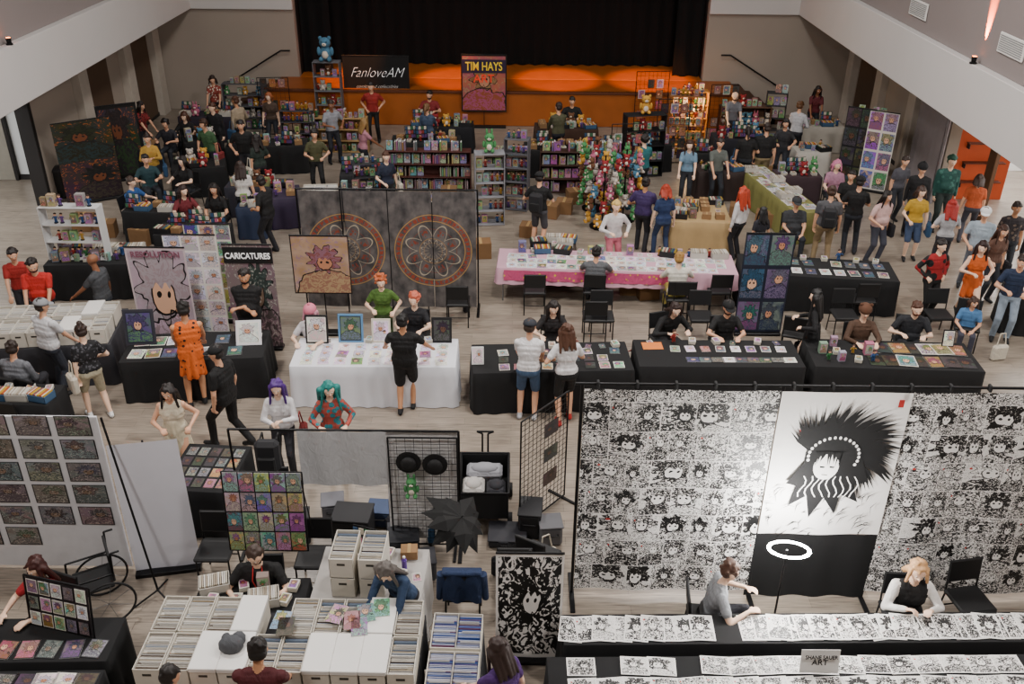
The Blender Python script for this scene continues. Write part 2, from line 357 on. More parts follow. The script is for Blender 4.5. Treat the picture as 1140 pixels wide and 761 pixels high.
def person(hx,hy,yaw,pose,label,shirt,pants,hair=('short','2a1d16'),skin=0,h=1.74,arms='down',sleeve='short',legs='long',lean=0,hat=None,w=1.0,fem=False,shoe='1a1a1c',pitch=12,look=None,dress=None,chair=True,lanyard=None,zoff=0,beard=None,bag=None,tgt=None,glasses=False,slv=None):
    s=h/1.74; seg=[]
    if look is None: look=RN.uniform(-22,22)
    sit=pose=='sit'; pz=.53 if sit else .95
    if pose=='walk': pz=.92
    if lean==0: lean=RN.uniform(-2,7)
    la=math.radians(lean); 
    py0=-.18 if (lean>12 and not sit) else 0
    hsx=0 if sit else RN.uniform(-.025,.025)
    V_='v' if slv else 's'
    def tor(x,y,z): return Vector((x+hsx*(1-z*1.2),py0+y*math.cos(la)+z*math.sin(la),pz-y*math.sin(la)+z*math.cos(la)))
    def S(p0,p1,a,b,l): seg.append((Vector(p0)*s,Vector(p1)*s,a*s,b*s,l))
    f=.9 if fem else 1.0
    lv=[(-.05,.08,.112,'p'),(.03,.075,.112*w,'s'),(.10,.062*f,.106*w*f,'s'),(.18,.062*f,.102*w*f,'s'),(.26,.075*f,.108*w,'s'),(.34,.09*f,.106,'s'),(.405,.105*f,.088,'s'),(.455,.105*f,.058,'s')]
    for z,hw,r,l in lv: S(tor(-hw*w,0,z),tor(hw*w,0,z),r,r,l)
    if fem:
        for q in(-.06,.06): S(tor(q,.06,.31),tor(q,.06,.31),.058,.058,'s')
    if w>1.12: S(tor(-.05,.045,.12),tor(.05,.045,.12),.118*w,.118*w,'s')
    S(tor(0,0,.46),tor(0,.02,.60),.056,.05,'k')
    hc=tor(0,.03,.675)
    Rh=Matrix.Rotation(math.radians(-look),3,'Z')@Matrix.Rotation(-math.radians(pitch)-la*.5,3,'X')
    def hd(x,y,z): return hc+Rh@Vector((x,y,z))
    S(hd(-.012,-.02,.035),hd(.012,-.02,.035),.082,.082,'k'); S(hd(-.01,.01,.02),hd(.01,.01,.02),.078,.078,'k')
    S(hd(-.01,.03,-.03),hd(.01,.03,-.03),.058,.058,'k'); S(hd(0,.05,-.075),hd(0,.045,-.07),.036,.036,'b' if beard else 'k')
    if beard:
        S(hd(-.03,.035,-.065),hd(.03,.035,-.065),.042,.042,'b')
        for q in(-1,1): S(hd(q*.066,.01,-.02),hd(q*.045,.04,-.06),.02,.026,'b')
    S(hd(0,.088,.012),hd(0,.105,-.02),.010,.014,'k')
    for q in(-1,1): S(hd(q*.085,-.01,.02),hd(q*.083,-.008,-.015),.016,.012,'k')
    T={'down':((.25,.03,.84),(.25,.03,.84)),'lap':((.12,.33,.66),(.12,.33,.66)),'table':((.17,.42,.86),(.2,.40,.86)),
       'cross':((-.10,.21,1.17),(-.10,.22,1.12)),'phone':((.06,.28,1.22),(.09,.27,1.18)),'hips':((.2,.04,1.02),(.2,.04,1.02)),
       'reachr':((.25,.03,.84),(.2,.5,.92)),'reachl':((.2,.5,.92),(.25,.03,.84)),'wide':((.38,.38,.98),(.38,.38,.98)),'chat':((.22,.2,1.1),(.15,.3,1.15)),'carry':((.26,.02,.84),(.2,.24,1.05))}[arms]
    if tgt: T=tgt
    for side,tg in ((-1,T[0]),(1,T[1])):
        tz=tg[2]-(0.02 if not sit else {'down':.22,'cross':.34,'phone':.3,'wide':.15,'chat':.3}.get(arms,.05))
        sh=tor(side*.175*f*min(w,1.12),0,.425)
        jx=RN.uniform(-.03,.03); jy=RN.uniform(-.03,.03)
        t=Vector((side*tg[0]+jx,tg[1]+jy+(py0 if arms in('down','hips') else 0)+(math.sin(la)*.4 if arms=='down' else 0),tz))
        el,wr=ik(sh,t,.285,.255,(side*.7,-.6,-.5))
        cut={'none':.05,'short':.62,'long':1.0}[sleeve]
        mid=sh.lerp(el,cut)
        if sleeve!='none': S(sh,mid,.062*min(w,1.1),.058 if cut<1 else .05,V_)
        else: S(sh,mid,.056,.05,'k')
        if cut<1: S(mid,el,.045,.038,'k')
        if sleeve=='long': S(el,el.lerp(wr,.93),.047,.036,V_)
        S(el,wr,.039,.026,'k')
        d=(wr-el).normalized()
        if arms in('down',): s0,n0=Vector((0,1,0)),Vector((-side,0,0))
        else:
            s0,n0=Vector((-side,.2,.2)),Vector((0,0,-1)); d=(d+Vector((0,.5,-.1))*(1 if arms in('table','reachr','reachl','wide') else 0)).normalized()
        s1=(s0-d*s0.dot(d)).normalized(); n1=(n0-d*n0.dot(d)-s1*n0.dot(s1)).normalized()
        for o in(-.024,0,.024): S(wr,wr+d*.08+s1*o,.02,.0155,'k')
        cr=.35 if arms in('table','reachr','reachl','wide') else .7
        for o,l in((.034,.036),(.0115,.041),(-.0115,.038),(-.033,.03)):
            b0=wr+d*.085+s1*o; m1=b0+(d*math.cos(cr)+n1*math.sin(cr)+s1*o*3)*l; m2=m1+(d*math.cos(cr*2)+n1*math.sin(cr*2))*l
            S(b0,m1,.0105,.0098,'k'); S(m1,m2,.0098,.009,'k')
        b0=wr+d*.03+s1*.025; m1=b0+(s1*.7+d*.6+n1*.3)*.036; S(b0,m1,.013,.011,'k'); S(m1,m1+(d*.8+s1*.25+n1*.3)*.032,.011,.0095,'k')
    if sit: ft=[(.12,.44,.085),(.12,.40,.085)]; 
    elif pose=='walk': ft=[(.08,.26,.09),(.08,-.30,.14)]
    else:
        q=RN.uniform(-.12,.14); ft=[(RN.uniform(.08,.15),q,.085),(RN.uniform(.08,.15),-q*.6,.085)]
    for side,t in((-1,ft[0]),(1,ft[1])):
        hp=Vector((side*.088+hsx,py0,pz-.04)); kn,an=ik(hp,(side*t[0],t[1]+py0*.3,t[2]),.435,.435,(side*.08,1,.2 if not sit else 1))
        th=min(w,1.15)
        if legs=='long': S(hp,kn,.088*th,.066*th,'p'); S(kn,an,.066,.056,'p')
        elif legs=='short': S(hp,hp.lerp(kn,.92),.092*th,.078*th,'p'); S(hp.lerp(kn,.8),kn,.06,.054,'k'); S(kn,kn.lerp(an,.3),.054,.057,'k'); S(kn.lerp(an,.3),an,.057,.036,'k')
        else: S(hp,hp.lerp(kn,.2),.09,.085,'p'); S(hp,kn,.084,.054,'k'); S(kn,kn.lerp(an,.3),.054,.055,'k'); S(kn.lerp(an,.3),an,.055,.034,'k')
        tilt=.0 if not(pose=='walk' and side==1) else -.05
        S(an+Vector((0,-.035,-.04)),an+Vector((0,.06,-.038+tilt*.3)),.042,.044,'o'); S(an+Vector((0,.03,-.045)),an+Vector((side*.015,.165,-.05+tilt)),.042,.033,'o'); S(an,an+Vector((0,0,-.02)),.042,.042,'o')
    if dress:
        if sit: S(tor(0,0,.05),Vector((0,.36,.52)),.15,.17,'p')
        else:
            nf=9
            for q in range(nf):
                a=2*math.pi*q/nf; e=.155+.03*(q%2)
                S(tor(.075*math.cos(a),.05*math.sin(a),.12),Vector((e*math.cos(a),py0+.01+e*.85*math.sin(a),pz-dress+.03*(q%3))),.075,.038,'p')
            S(tor(0,0,.05),Vector((0,py0,pz-dress+.08)),.11,.14,'p')
    hs=[]
    def HS(p0,p1,a,b): hs.append((Vector(p0)*s,Vector(p1)*s,a*s,b*s,'h'))
    st=hair[0]; hr=random.Random(int(hx*3+hy*5))
    if st!='bald':
        HS(hd(-.012,-.03,.05),hd(.012,-.03,.05),.084,.084); HS(hd(-.02,-.045,-.005),hd(.02,-.045,-.005),.072,.072)
        HS(hd(-.03,.03,.088),hd(.03,.035,.086),.03,.03)
        for q in(-1,1): HS(hd(q*.07,-.01,.06),hd(q*.076,0,.005),.028,.014)
        for i in range(22):
            a=hr.uniform(0,6.28); e=hr.uniform(.1,1.4); x,y,z=.085*math.cos(a)*math.cos(e),-.03+.092*math.sin(a)*math.cos(e),.055+.085*math.sin(e)
            k=1.14; HS(hd(x*.95,y*.95,z),hd(x*k+hr.uniform(-.02,.02),y*k+hr.uniform(-.01,.03),z-.012),.022,.013)
    if st in('long','wig','bob'):
        ln={'long':.27,'wig':.38,'bob':.13}[st]; ex=1.35 if st=='wig' else 1
        for q in(-.08,-.045,0,.045,.08):
            e=hd(q*1.2*ex,-.075+abs(q)*.5,0); b_=tor(q*1.5*ex+hr.uniform(-.02,.02),-.13+abs(q)*.3,.675-ln+hr.uniform(-.03,.03))
            HS(hd(q,-.05+abs(q)*.4,.03),e,.04,.042*ex); HS(e,b_,.042*ex,.02)
            if abs(q)>.07: HS(hd(q*1.05,.02,.04),tor(q*1.45*ex,.07,.675-ln*.9),.026,.02)
    if st=='bun': HS(hd(0,-.06,.15),hd(0,-.05,.155),.045,.045)
    if st=='pony':
        HS(hd(0,-.11,.05),hd(0,-.13,-.05),.035,.04); HS(hd(0,-.13,-.05),hd(0,-.14,-.2),.04,.018)
    if st in('curly','afro'):
        for i in range(34):
            a=hr.uniform(0,6.28); e=hr.uniform(-.6,1.5); q=.1 if st=='curly' else .12
            x,y,z=q*math.cos(a)*math.cos(e),-.03+q*math.sin(a)*math.cos(e),.04+q*math.sin(e)
            if y>.05 and z<.085: continue
            HS(hd(x,y,z),hd(x*1.08,y*1.05,z+.01),.026,.02)
    P=G(hx,hy,hc.z*s+zoff); ya=math.radians(yaw)
    R2=Matrix.Rotation(-ya,3,'Z'); off=R2@Vector((hc.x*s,hc.y*s,0))
    base=Vector((P.x-off.x,P.y-off.y,zoff))
    J=dict(seg=seg,hs=hs,base=base,rz=-ya,label=label,shirt=shirt,pants=pants,hair=hair[1],skin=SK[skin],shoe=shoe,beard=beard,hat=hat,hd=hd,s=s,Rh=Rh,tor=tor,lan=lanyard,far=P.y>17,gl=glasses,slv=slv)
    JOBS.append(J)
    if sit and chair: CHAIRS.append((base+R2@Vector((0,-.02,0)),-ya))
    if bag=='backpack':
        q=base+R2@((tor(0,-.23,.18))*s); BAGS.append((q,-ya))
    if arms in('carry','phone') and not sit: TOTES.append((base+R2@Vector((-.31*s,.03,.62*s)),-ya))
    return base
CHAIRS=[];BAGS=[];TOTES=[]
def mkmat(x): return x if isinstance(x,bpy.types.Material) else M(x,.8,0,0,.3,12,True)
def build_people():
    tmp=[]
    for J in JOBS:
        for key,vox in(('seg',.0125 if not J['far'] else .018),('hs',.013 if not J['far'] else .017)):
            if not J[key]: tmp.append(None); continue
            V=[];Fc=[]
            for p0,p1,a,b,l in J[key]:
                vs,fs=capsule(p0,p1,a,b); o=len(V); V+=[tuple(v) for v in vs]; Fc+=[[o+i for i in f] for f in fs]
            me=bpy.data.meshes.new('t'); me.from_pydata(V,[],Fc); ob=bpy.data.objects.new('t',me); COL.objects.link(ob)
            md=ob.modifiers.new('r','REMESH'); md.mode='VOXEL'; md.voxel_size=vox
            sm=ob.modifiers.new('s','SMOOTH'); sm.factor=.5; sm.iterations=1
            tmp.append(ob)
    dg=bpy.context.evaluated_depsgraph_get(); dg.update()
    meshes=[None if t is None else bpy.data.meshes.new_from_object(t.evaluated_get(dg)) for t in tmp]
    for t in tmp:
        if t: bpy.data.objects.remove(t)
    eye=MB(); eye.sph((0,0,0),.0125,M('e8e4e0',.3),8,6); eye.sph((0,.0075,0),.0075,M('1a1210',.2),8,6); eyem=eye.mesh('eye')
    mo=MB(); mo.sph((0,0,0),(.022,.006,.007),M('9a4a48',.5),10,6); mom=mo.mesh('mouth')
    gl=MB()
    for q in(-1,1):
        gl.tube([(q*.033+.026*math.cos(t*.785),.002,.012+.02*math.sin(t*.785)) for t in range(9)],.0025,BLK,5); gl.cyl((q*.06,0,.015),(q*.085,-.09,.02),.002,BLK,n=5)
    gl.cyl((-.01,.002,.016),(.01,.002,.016),.002,BLK,n=5); glm=gl.mesh('glasses')
    for i,J in enumerate(JOBS):
        me=meshes[2*i]; me.name='person'; me.materials.clear()
        keys=['k','s','p','o','b','v']
        mats=[M(J['skin'],.55,0,0,.06,14),mkmat(J['shirt']),mkmat(J['pants']),mkmat(J['shoe']),mkmat(J['beard'] or '2a1d16')]
        if J['slv']: mats.append(mkmat(J['slv']))
        for m_ in mats: me.materials.append(m_)
        nf=len(me.polygons); c=np.empty(nf*3); me.polygons.foreach_get('center',c); c=c.reshape(-1,3)
        best=np.full(nf,9.); lab=np.zeros(nf,int)
        for p0,p1,a,b,l in J['seg']:
            p0=np.array(p0);p1=np.array(p1);d=p1-p0;L2=max(d@d,1e-9)
            t=np.clip(((c-p0)@d)/L2,0,1); q=np.linalg.norm(c-(p0+t[:,None]*d),axis=1)-(a+(b-a)*t)
            mk=q<best; best[mk]=q[mk]; lab[mk]=keys.index(l)
        me.polygons.foreach_set('material_index',lab.astype(np.int32)); me.polygons.foreach_set('use_smooth',[True]*nf)
        o=bpy.data.objects.new('person',me); COL.objects.link(o); o.location=J['base']; o.rotation_euler=(0,0,J['rz']); setp(o,J['label'],'person')
        s=J['s']; hd=J['hd']
        def child(n,mesh,loc=(0,0,0),rot=None):
            k=bpy.data.objects.new(n,mesh); COL.objects.link(k); k.parent=o; k.location=loc
            if rot is not None: k.rotation_euler=rot.to_euler()
            return k
        hm=meshes[2*i+1]
        if hm:
            hm.name='hair'; hm.materials.clear(); hm.materials.append(M(J['hair'],.55,0,0,.5,45)); hm.polygons.foreach_set('use_smooth',[True]*len(hm.polygons)); child('hair',hm)
        for q in(-1,1): child('eye',eyem,hd(q*.031,.076,.012)*s,J['Rh'])
        child('mouth',mom,hd(0,.084,-.052)*s,J['Rh'])
        if J['gl']: child('glasses',glm,hd(0,.1,0)*s,J['Rh'])
        if J['hat']:
            ty,hc_=J['hat']; b=MB(); mt=M(hc_,.85)
            if ty=='cap':
                b.sph((0,-.022,.055),(.108,.12,.095),mt,16,6,z0=-.1)
                vs=[];n=9
                for a_ in range(n):
                    t=math.pi*a_/(n-1); vs.append((.085*math.cos(t),.06+.02*math.sin(t),.062)); 
                for a_ in range(n):
                    t=math.pi*a_/(n-1); vs.append((.085*math.cos(t),.07+.105*math.sin(t),.05))
                b.add(vs,[[a_,a_+1,n+a_+1,n+a_] for a_ in range(n-1)],mt)
                b.add([(x,y,z-.006) for x,y,z in vs],[[n+a_,n+a_+1,a_+1,a_] for a_ in range(n-1)],mt)
                b.sph((0,-.022,.149),.01,mt,8,4)
                nm='baseball_cap'
            elif ty=='beanie':
                b.sph((0,-.02,.05),(.112,.122,.115),mt,16,7,z0=-.25); b.sph((0,-.02,.172),.024,mt,8,5); nm='knit_hat'
            elif ty=='ears':
                b.sph((0,-.02,.05),(.114,.124,.11),mt,16,7,z0=-.3); b.sph((-.08,-.02,.14),(.035,.02,.035),mt,8,5); b.sph((.08,-.02,.14),(.035,.02,.035),mt,8,5); nm='hat_with_ears'
            for k in range(len(b.v)): b.v[k]=tuple(Vector(b.v[k])*s)
            child(nm,b.mesh(nm),hd(0,0,0)*s,J['Rh'])
        if J['lan']:
            b=MB(); tor=J['tor']; mt=M(J['lan'],.7)
            b.tube([tor(-.05,.03,.5)*s,tor(-.055,.14,.36)*s,tor(0,.17,.2)*s,tor(.055,.14,.36)*s,tor(.05,.03,.5)*s],.007,mt,6)
            b.box(tor(0,.175,.15)*s,(.07,.008,.1),M('e8e6e0'))
            child('lanyard',b.mesh('lanyard'))

# ================================================================= ROOM
WL,WR,YB=-11.5,10.8,31.0; BL,BR=-10.2,8.9
WALL=M('a2968a',.85,0,0,.05,1.2); BAND=M('d0ccca',.8,0,0,.03,1); UP=M('8c8280',.85,0,0,.05,1); TRIM=M('1f1b1a',.7); LITEW=M('e6e8e8',.8,0,0,.03,1)
PIL=M('b8aea2',.85); PANL=M('54402f',.8)
def bx(mb,x0,x1,y0,y1,z0,z1,mat,b=.01): return mb.box(((x0+x1)/2,(y0+y1)/2,(z0+z1)/2),(x1-x0,y1-y0,z1-z0),mat,b)
struct('floor',bx(MB(),-17,17,-4,36,-.2,0,floor_mat(),0.001))
struct('ceiling',bx(MB(),-17,17,-4,36,9.8,10,M('5c5856')))
b=MB(); bx(b,WL-.3,WL,22.1,YB,0,3.2,WALL); bx(b,WL-.3,WL,-4,15,0,3.2,WALL); bx(b,WL-.3,WL,15,22.1,2.6,3.2,WALL)
for y in(24.6,27.8,30.2): bx(b,WL,WL+.22,y,y+.55,0,3.2,PIL)
for y in (25.3,28.5): bx(b,WL,WL+.04,y,y+1.6,0.1,3.0,PANL)
struct('wall_left',b)
b=MB(); bx(b,WR,WR+.3,23.0,YB,0,3.2,WALL); bx(b,WR,WR+.3,-4,9,0,3.2,WALL)
for y in(24.9,27.5,30.1): bx(b,WR-.22,WR,y,y+.5,0,3.2,PIL)
bx(b,WR-.05,WR,28.1,29.9,.1,3.0,PANL)
struct('wall_right',b)
b=MB()
bx(b,-17,-7.0,YB,YB+.3,0,9.8,WALL); bx(b,6.1,17,YB,YB+.3,0,9.8,WALL); bx(b,-7,6.1,YB,YB+.3,7,9.8,WALL); struct('wall_back',b)
struct('wall_front',bx(MB(),-17,17,-4.2,-4,0,9.8,WALL))
struct('wall_upper_left',bx(MB(),-11.6,BL-.18,-4,YB,4.4,9.8,UP)); struct('wall_upper_right',bx(MB(),BR+.18,12,-4,YB,4.4,9.8,UP))
b=MB(); bx(b,-11.6,BL,-4,YB,3.2,4.4,BAND); struct('trim_1',b)
b=MB(); bx(b,BR,12,-4,YB,3.2,4.4,BAND); struct('trim_2',b)
b=MB(); bx(b,BL,-7.0,YB-.12,YB,3.2,4.4,BAND); struct('trim_3',b)
b=MB(); bx(b,6.1,BR,YB-.12,YB,3.2,4.4,BAND); struct('trim_4',b)
struct('baseboard_left',bx(MB(),WL,WL+.03,22.1,YB,0,.12,TRIM)); struct('baseboard_right',bx(MB(),WR-.03,WR,23,YB,0,.12,TRIM))
struct('wall_side_room',bx(MB(),-16,-15.8,-4,YB,0,3.2,LITEW)); struct('wall_side_room_end',bx(MB(),-15.8,WL-.3,24,24.2,0,3.2,LITEW))
struct('ceiling_side_room',bx(MB(),-16,WL-.3,-4,YB,3.2,3.3,LITEW)); struct('ceiling_corridor',bx(MB(),WR+.3,17,-4,YB,3.2,3.3,LITEW))
struct('wall_corridor',bx(MB(),15.5,15.7,-4,YB,0,3.2,LITEW)); struct('wall_corridor_end',bx(MB(),WR+.3,15.5,25.5,25.7,0,3.2,LITEW))
# door in the side room end wall
b=MB(); bx(b,-14.3,-13.2,23.9,24,0,2.15,M('9a9488')); bx(b,-14.4,-14.3,23.88,24,0,2.25,TRIM); bx(b,-13.2,-13.1,23.88,24,0,2.25,TRIM); bx(b,-14.4,-13.1,23.88,24,2.15,2.25,TRIM); struct('door_2',b)
struct('baseboard_side_room',bx(MB(),-15.8,WL-.3,23.96,24,0,.14,TRIM))
b=MB(); bx(b,12.6,15.5,21.2,21.4,0,3.2,M('c8b8a8')); bx(b,11.2,12.6,21.2,21.4,2.2,3.2,M('c8b8a8')); struct('wall_doorway',b)
b=MB(); bx(b,11.1,11.2,21.1,21.45,0,2.3,M('5a3a20')); bx(b,12.6,12.7,21.1,21.45,0,2.3,M('5a3a20')); bx(b,11.1,12.7,21.1,21.45,2.2,2.3,M('5a3a20')); struct('trim_8',b)
b=MB(); bx(b,11.2,12.6,23.2,23.25,0,3.0,M('b8481c',.6,0,.15)); struct('wall_doorway_room',b)  # plain orange slab; its faint emission stands in for a lit room
for z in(.5,1.0,1.5): thing('display_shelf',[('plank',bx(MB(),11.35,12.4,23.0,23.18,z,z+.03,M('5a2a14'))),('support',bx(MB(),11.36,11.4,23.02,23.16,z-.12,z,DKST))],label='short wall shelf in the orange room beyond doorway',cat='shelf')
b=MB(); bx(b,WL-.32,WL+.03,22.05,22.2,0,2.65,TRIM); bx(b,WL-.32,WL+.03,15,22.1,2.55,2.65,TRIM); struct('trim_5',b)
b=MB()
for i in range(12):
    y=22.9+.14*i; b.box((WR-.12-(i%2)*.06,y,1.55),(.05,.15,3.1),M('8a8284',.7),.004,Matrix.Rotation(.6*(1 if i%2 else -1),3,'Z'))
thing('folding_partition',[('panels',b),('track',MB().box((WR-.14,23.7,3.13),(.12,1.9,.08),DKST))],label='grey accordion folding partition stacked against the wall',cat='partition')
q=G(72,218,0); b=MB().cyl((0,0,0),(0,0,.7),.2,M('1a1a1c',.5),.24,n=20); l=MB().sph((0,0,.7),(.25,.25,.1),M('242428',.5),20,5,z0=0)
thing('waste_bin',[('bin_body',b),('lid',l)],q,0,'round black waste bin with domed lid by doorway','bin')
WOOD=M('c06a24',.4,0,0,.2,3)
b=MB(); bx(b,-7.6,7.0,29.4,YB,0,1.1,M('a4581f',.45,0,0,.2,2),.02); bx(b,-7.65,7.05,29.36,29.5,1.02,1.1,M('5b2d10'),.01)
bx(b,-7.0,6.1,YB,35,0,1.1,WOOD,.01)
struct('floor_stage',b)
STP=M('4a2c1a',.6)
b=MB()
for k in range(5): bx(b,-9.3+k*.34,-7.6,29.9,YB,0,.2*(k+1),STP)
struct('trim_6',b)
b=MB()
for k in range(5): bx(b,7.0,8.7-k*.34,29.9,YB,0,.2*(k+1),STP)
struct('trim_7',b)
VEL=M('030304',1.0)
def curtain(x0,x1,y,z0,z1,lab):
    b=MB(); w=x1-x0; b.sheet(w,z1-z0,VEL,.09,w*2.2,int(w*26),4); thing('stage_curtain',[('c',b)],((x0+x1)/2,y,z0),label=lab,cat='curtain')
curtain(-6.9,6.0,33,1.12,7.2,'black pleated velvet curtain across the stage')
curtain(-6.95,-6.0,31.6,1.12,7.2,'narrow black side curtain at the stage edge'); curtain(5.2,6.05,31.6,1.12,7.2,'narrow black side curtain at the stage edge')
struct('wall_stage_top',bx(MB(),-7,6.1,YB+.3,35,7.2,7.4,TRIM)); struct('wall_stage_back',bx(MB(),-7.3,6.4,35,35.2,0,9.8,TRIM))
struct('wall_stage_side_a',bx(MB(),-7.3,-7.0,YB+.3,35,0,9.8,TRIM)); struct('wall_stage_side_b',bx(MB(),6.1,6.4,YB+.3,35,0,9.8,TRIM))
for sx,x0,x1 in((1,-9.2,-7.5),(-1,8.6,6.9)):
    b=MB(); z0,z1=.95,1.95; b.tube([(x0-.15*sx,YB-.12,z0),(x0,YB-.12,z0),(x1,YB-.12,z1),(x1+.3*sx,YB-.12,z1)],.025,DKST)
    br=MB(); 
    for t in(.1,.5,.9): br.cyl((x0+(x1-x0)*t,YB-.12,z0+(z1-z0)*t),(x0+(x1-x0)*t,YB,z0+(z1-z0)*t-.06),.012,DKST,n=6)
    thing('handrail',[('rail',b),('bracket',br)],label='dark metal handrail on the wall beside stage steps',cat='handrail')
for y,z in((22.2,4.85),(17.7,4.95)):
    b=MB(); x=BR+.17; bx(b,x-.03,x,y-.5,y+.5,z-.18,z+.18,WHT)
    g=MB()
    for k in range(8): g.box((x-.035,y,z-.13+k*.037),(.012,.9,.018),M('8e8e8e'),.002)
    thing('air_vent',[('frame',b),('louvre',g)],label='white rectangular louvred air vent on the wall',cat='vent')
b=MB(); b.box((0,0,0),(.3,.22,.34),DKST,.02); b2=MB(); b2.cyl((0,.1,.0),(0,.26,.1),.02,DKST); b3=MB(); b3.cyl((0,-.112,-.03),(0,-.118,-.03),.1,M('2c2c2e'),n=20)
thing('wall_speaker',[('cabinet',b),('bracket',b2),('speaker_cone',b3)],(8.5,YB-.4,4.25),label='small black loudspeaker mounted on the wall',cat='speaker')
def light(name,ty,loc,energy,color,size=1,rot=(0,0,0),sy=None,spot=None,blend=.5,aim=None):
    l=bpy.data.lights.new(name,ty); l.energy=energy; l.color=color
    if ty=='AREA':
        l.size=size
        if sy: l.shape='RECTANGLE'; l.size_y=sy
    elif ty=='SPOT': l.spot_size=spot; l.spot_blend=blend; l.shadow_soft_size=.02
    else: l.shadow_soft_size=size
    o=bpy.data.objects.new(name,l); COL.objects.link(o); o.location=loc; o.rotation_euler=rot
    if aim is not None: o.rotation_euler=(Vector(aim)-Vector(loc)).to_track_quat('-Z','Y').to_euler()
    return o
for x,y,sg in((BL-.05,19.6,-1),(BR+.05,18.8,1),(BL-.05,10,-1),(BR+.05,10,1)):
    b=MB(); b.cyl((0,0,.0),(0,0,.03),.07,DKST); b2=MB(); b2.cyl((0,0,.03),(0,0,.14),.045,DKST,.055,n=14); b3=MB(); b3.cyl((0,0,.135),(0,0,.145),.045,M('ff7a30',.4,0,14))
    thing('uplight',[('base',b),('housing',b2),('lens',b3)],(x,y,4.4),label='black wall-washer lamp glowing orange on ledge',cat='lamp')
    light('uplight_beam','SPOT',(x+sg*.02,y,4.60),5200,(1,.13,.015),spot=.42,blend=.9,aim=(x+sg*.15,y,5.3))

for x,y,e in((-5.5,4,430),(5,4,450),(-5.5,11,520),(1,12,450),(6,10.5,560),(-5,18,360),(4.5,18,390),(-4.5,25,210),(4.5,25,210)):
    light('ceiling_light','AREA',(x,y,9.6),e,(1,.955,.91),.9)
for x in(-5.0,-1.8,1.4,4.4): light('stage_spot','SPOT',(x,26.5,9.4),6000,(1,.32,.06),spot=.34,blend=.6,aim=(x,31.0,.9))
light('side_room_light','AREA',(-14,19,3.1),230,(.97,.99,1),2.5,sy=6); light('corridor_light','AREA',(13.2,18,3.1),330,(1,.98,.95),2.5,sy=5); light('corridor_light','AREA',(13.2,23.8,3.1),220,(1,.98,.95),1.8); light('corridor_light','AREA',(13,12,3.1),220,(1,.97,.92),2,sy=4)
wd=bpy.data.worlds.new('world'); sc.world=wd; wd.use_nodes=True; wd.node_tree.nodes['Background'].inputs[0].default_value=(.5,.5,.55,1); wd.node_tree.nodes['Background'].inputs[1].default_value=.3

# ================================================================= FURNITURE
class Tab: pass
def table(fl,fr,depth,cloth=CLOTH,label='folding table under a long black tablecloth',h=.75,low=.012,extra=None):
    a=G(*fl,h); b_=G(*fr,h); d=(b_-a); d.z=0; L=d.length; d/=L; n=Vector((-d.y,d.x,0))
    t=Tab(); t.o=a; t.d=d; t.n=n; t.L=L; t.D=depth; t.h=h+.007; t.rz=math.atan2(d.y,d.x)
    c=a+d*L/2+n*depth/2; c.z=0
    parts=[]
    tb=MB().box((0,0,h-.02),(L,depth,.035),M('3a3028'),.006); parts.append(('tabletop',tb))
    for sx in(-1,1):
        for sy in(-1,1):
            parts.append(('leg',MB().cyl((sx*(L/2-.12),sy*(depth/2-.08),0),(sx*(L/2-.12),sy*(depth/2-.08),h-.04),.015,STEEL,n=8)))
    if cloth: parts.append(('tablecloth',MB().cloth(L,depth,h,cloth,low)))
    if extra: parts+=extra(L,depth,h)
    t.ob=thing('folding_table',parts,c,t.rz,label,'table'); return t
def at(t,u,v,dz=0):
    p=t.o+t.d*(u*t.L)+t.n*(v*t.D); return Vector((p.x,p.y,t.h+dz))
def chair_t():
    pad=M('121214',.6); parts=[('seat',MB().box((0,0,.45),(.44,.43,.06),pad,.02)),('backrest',MB().box((0,-.225,.73),(.42,.035,.3),pad,.015,Matrix.Rotation(.12,3,'X')))]
    for sx in(-1,1):
        parts.append(('leg',MB().tube([(sx*.2,.19,0),(sx*.2,.17,.43)],.012,DKST)))
        parts.append(('leg',MB().tube([(sx*.2,-.24,0),(sx*.2,-.19,.43),(sx*.2,-.245,.88)],.012,DKST)))
    parts.append(('crossbar',MB().tube([(-.2,-.215,.2),(.2,-.215,.2)],.009,DKST)))
    return tmpl('banquet_chair',parts,cat='chair')
CH=chair_t()
def chair(px,py,yaw,label='black padded banquet chair with metal frame',z=.45):
    p=G(px,py,z); return put(CH,(p.x,p.y,0),-math.radians(yaw),label=label,group='black banquet chairs around the hall')
PR={}
def pr(w,h,style,nx=1,ny=1,border=.05,name=None,sh='flat'):
    if name is None: name={'ink':'ink_drawing','photo':'photo_print','pastel':'pastel_print','dark':'dark_print','night':'blue_print'}.get(style,'art_print')
    k=(w,h,style,nx,ny,border,name)
    if k not in PR:
        b=MB().box((0,0,.002),(w,h,.004),WHT if style not in('photo','dark') else BLK,.0008)
        b.quad([(-w/2,-h/2,.0046),(w/2,-h/2,.0046),(w/2,h/2,.0046),(-w/2,h/2,.0046)],art(style,nx,ny,border))
        PR[k]=tmpl(name,[('p',b)],cat='comic' if name=='comic_book' else 'art print')
    return PR[k]
LAB={'color':'colourful illustrated art print of a figure','dark':'dark toned illustrated art print','pastel':'pale pastel illustrated art print','night':'blue toned illustrated art print','photo':'dark photographic print in black border','warm':'orange and brown illustrated print','ink':'black ink drawing on white paper'}
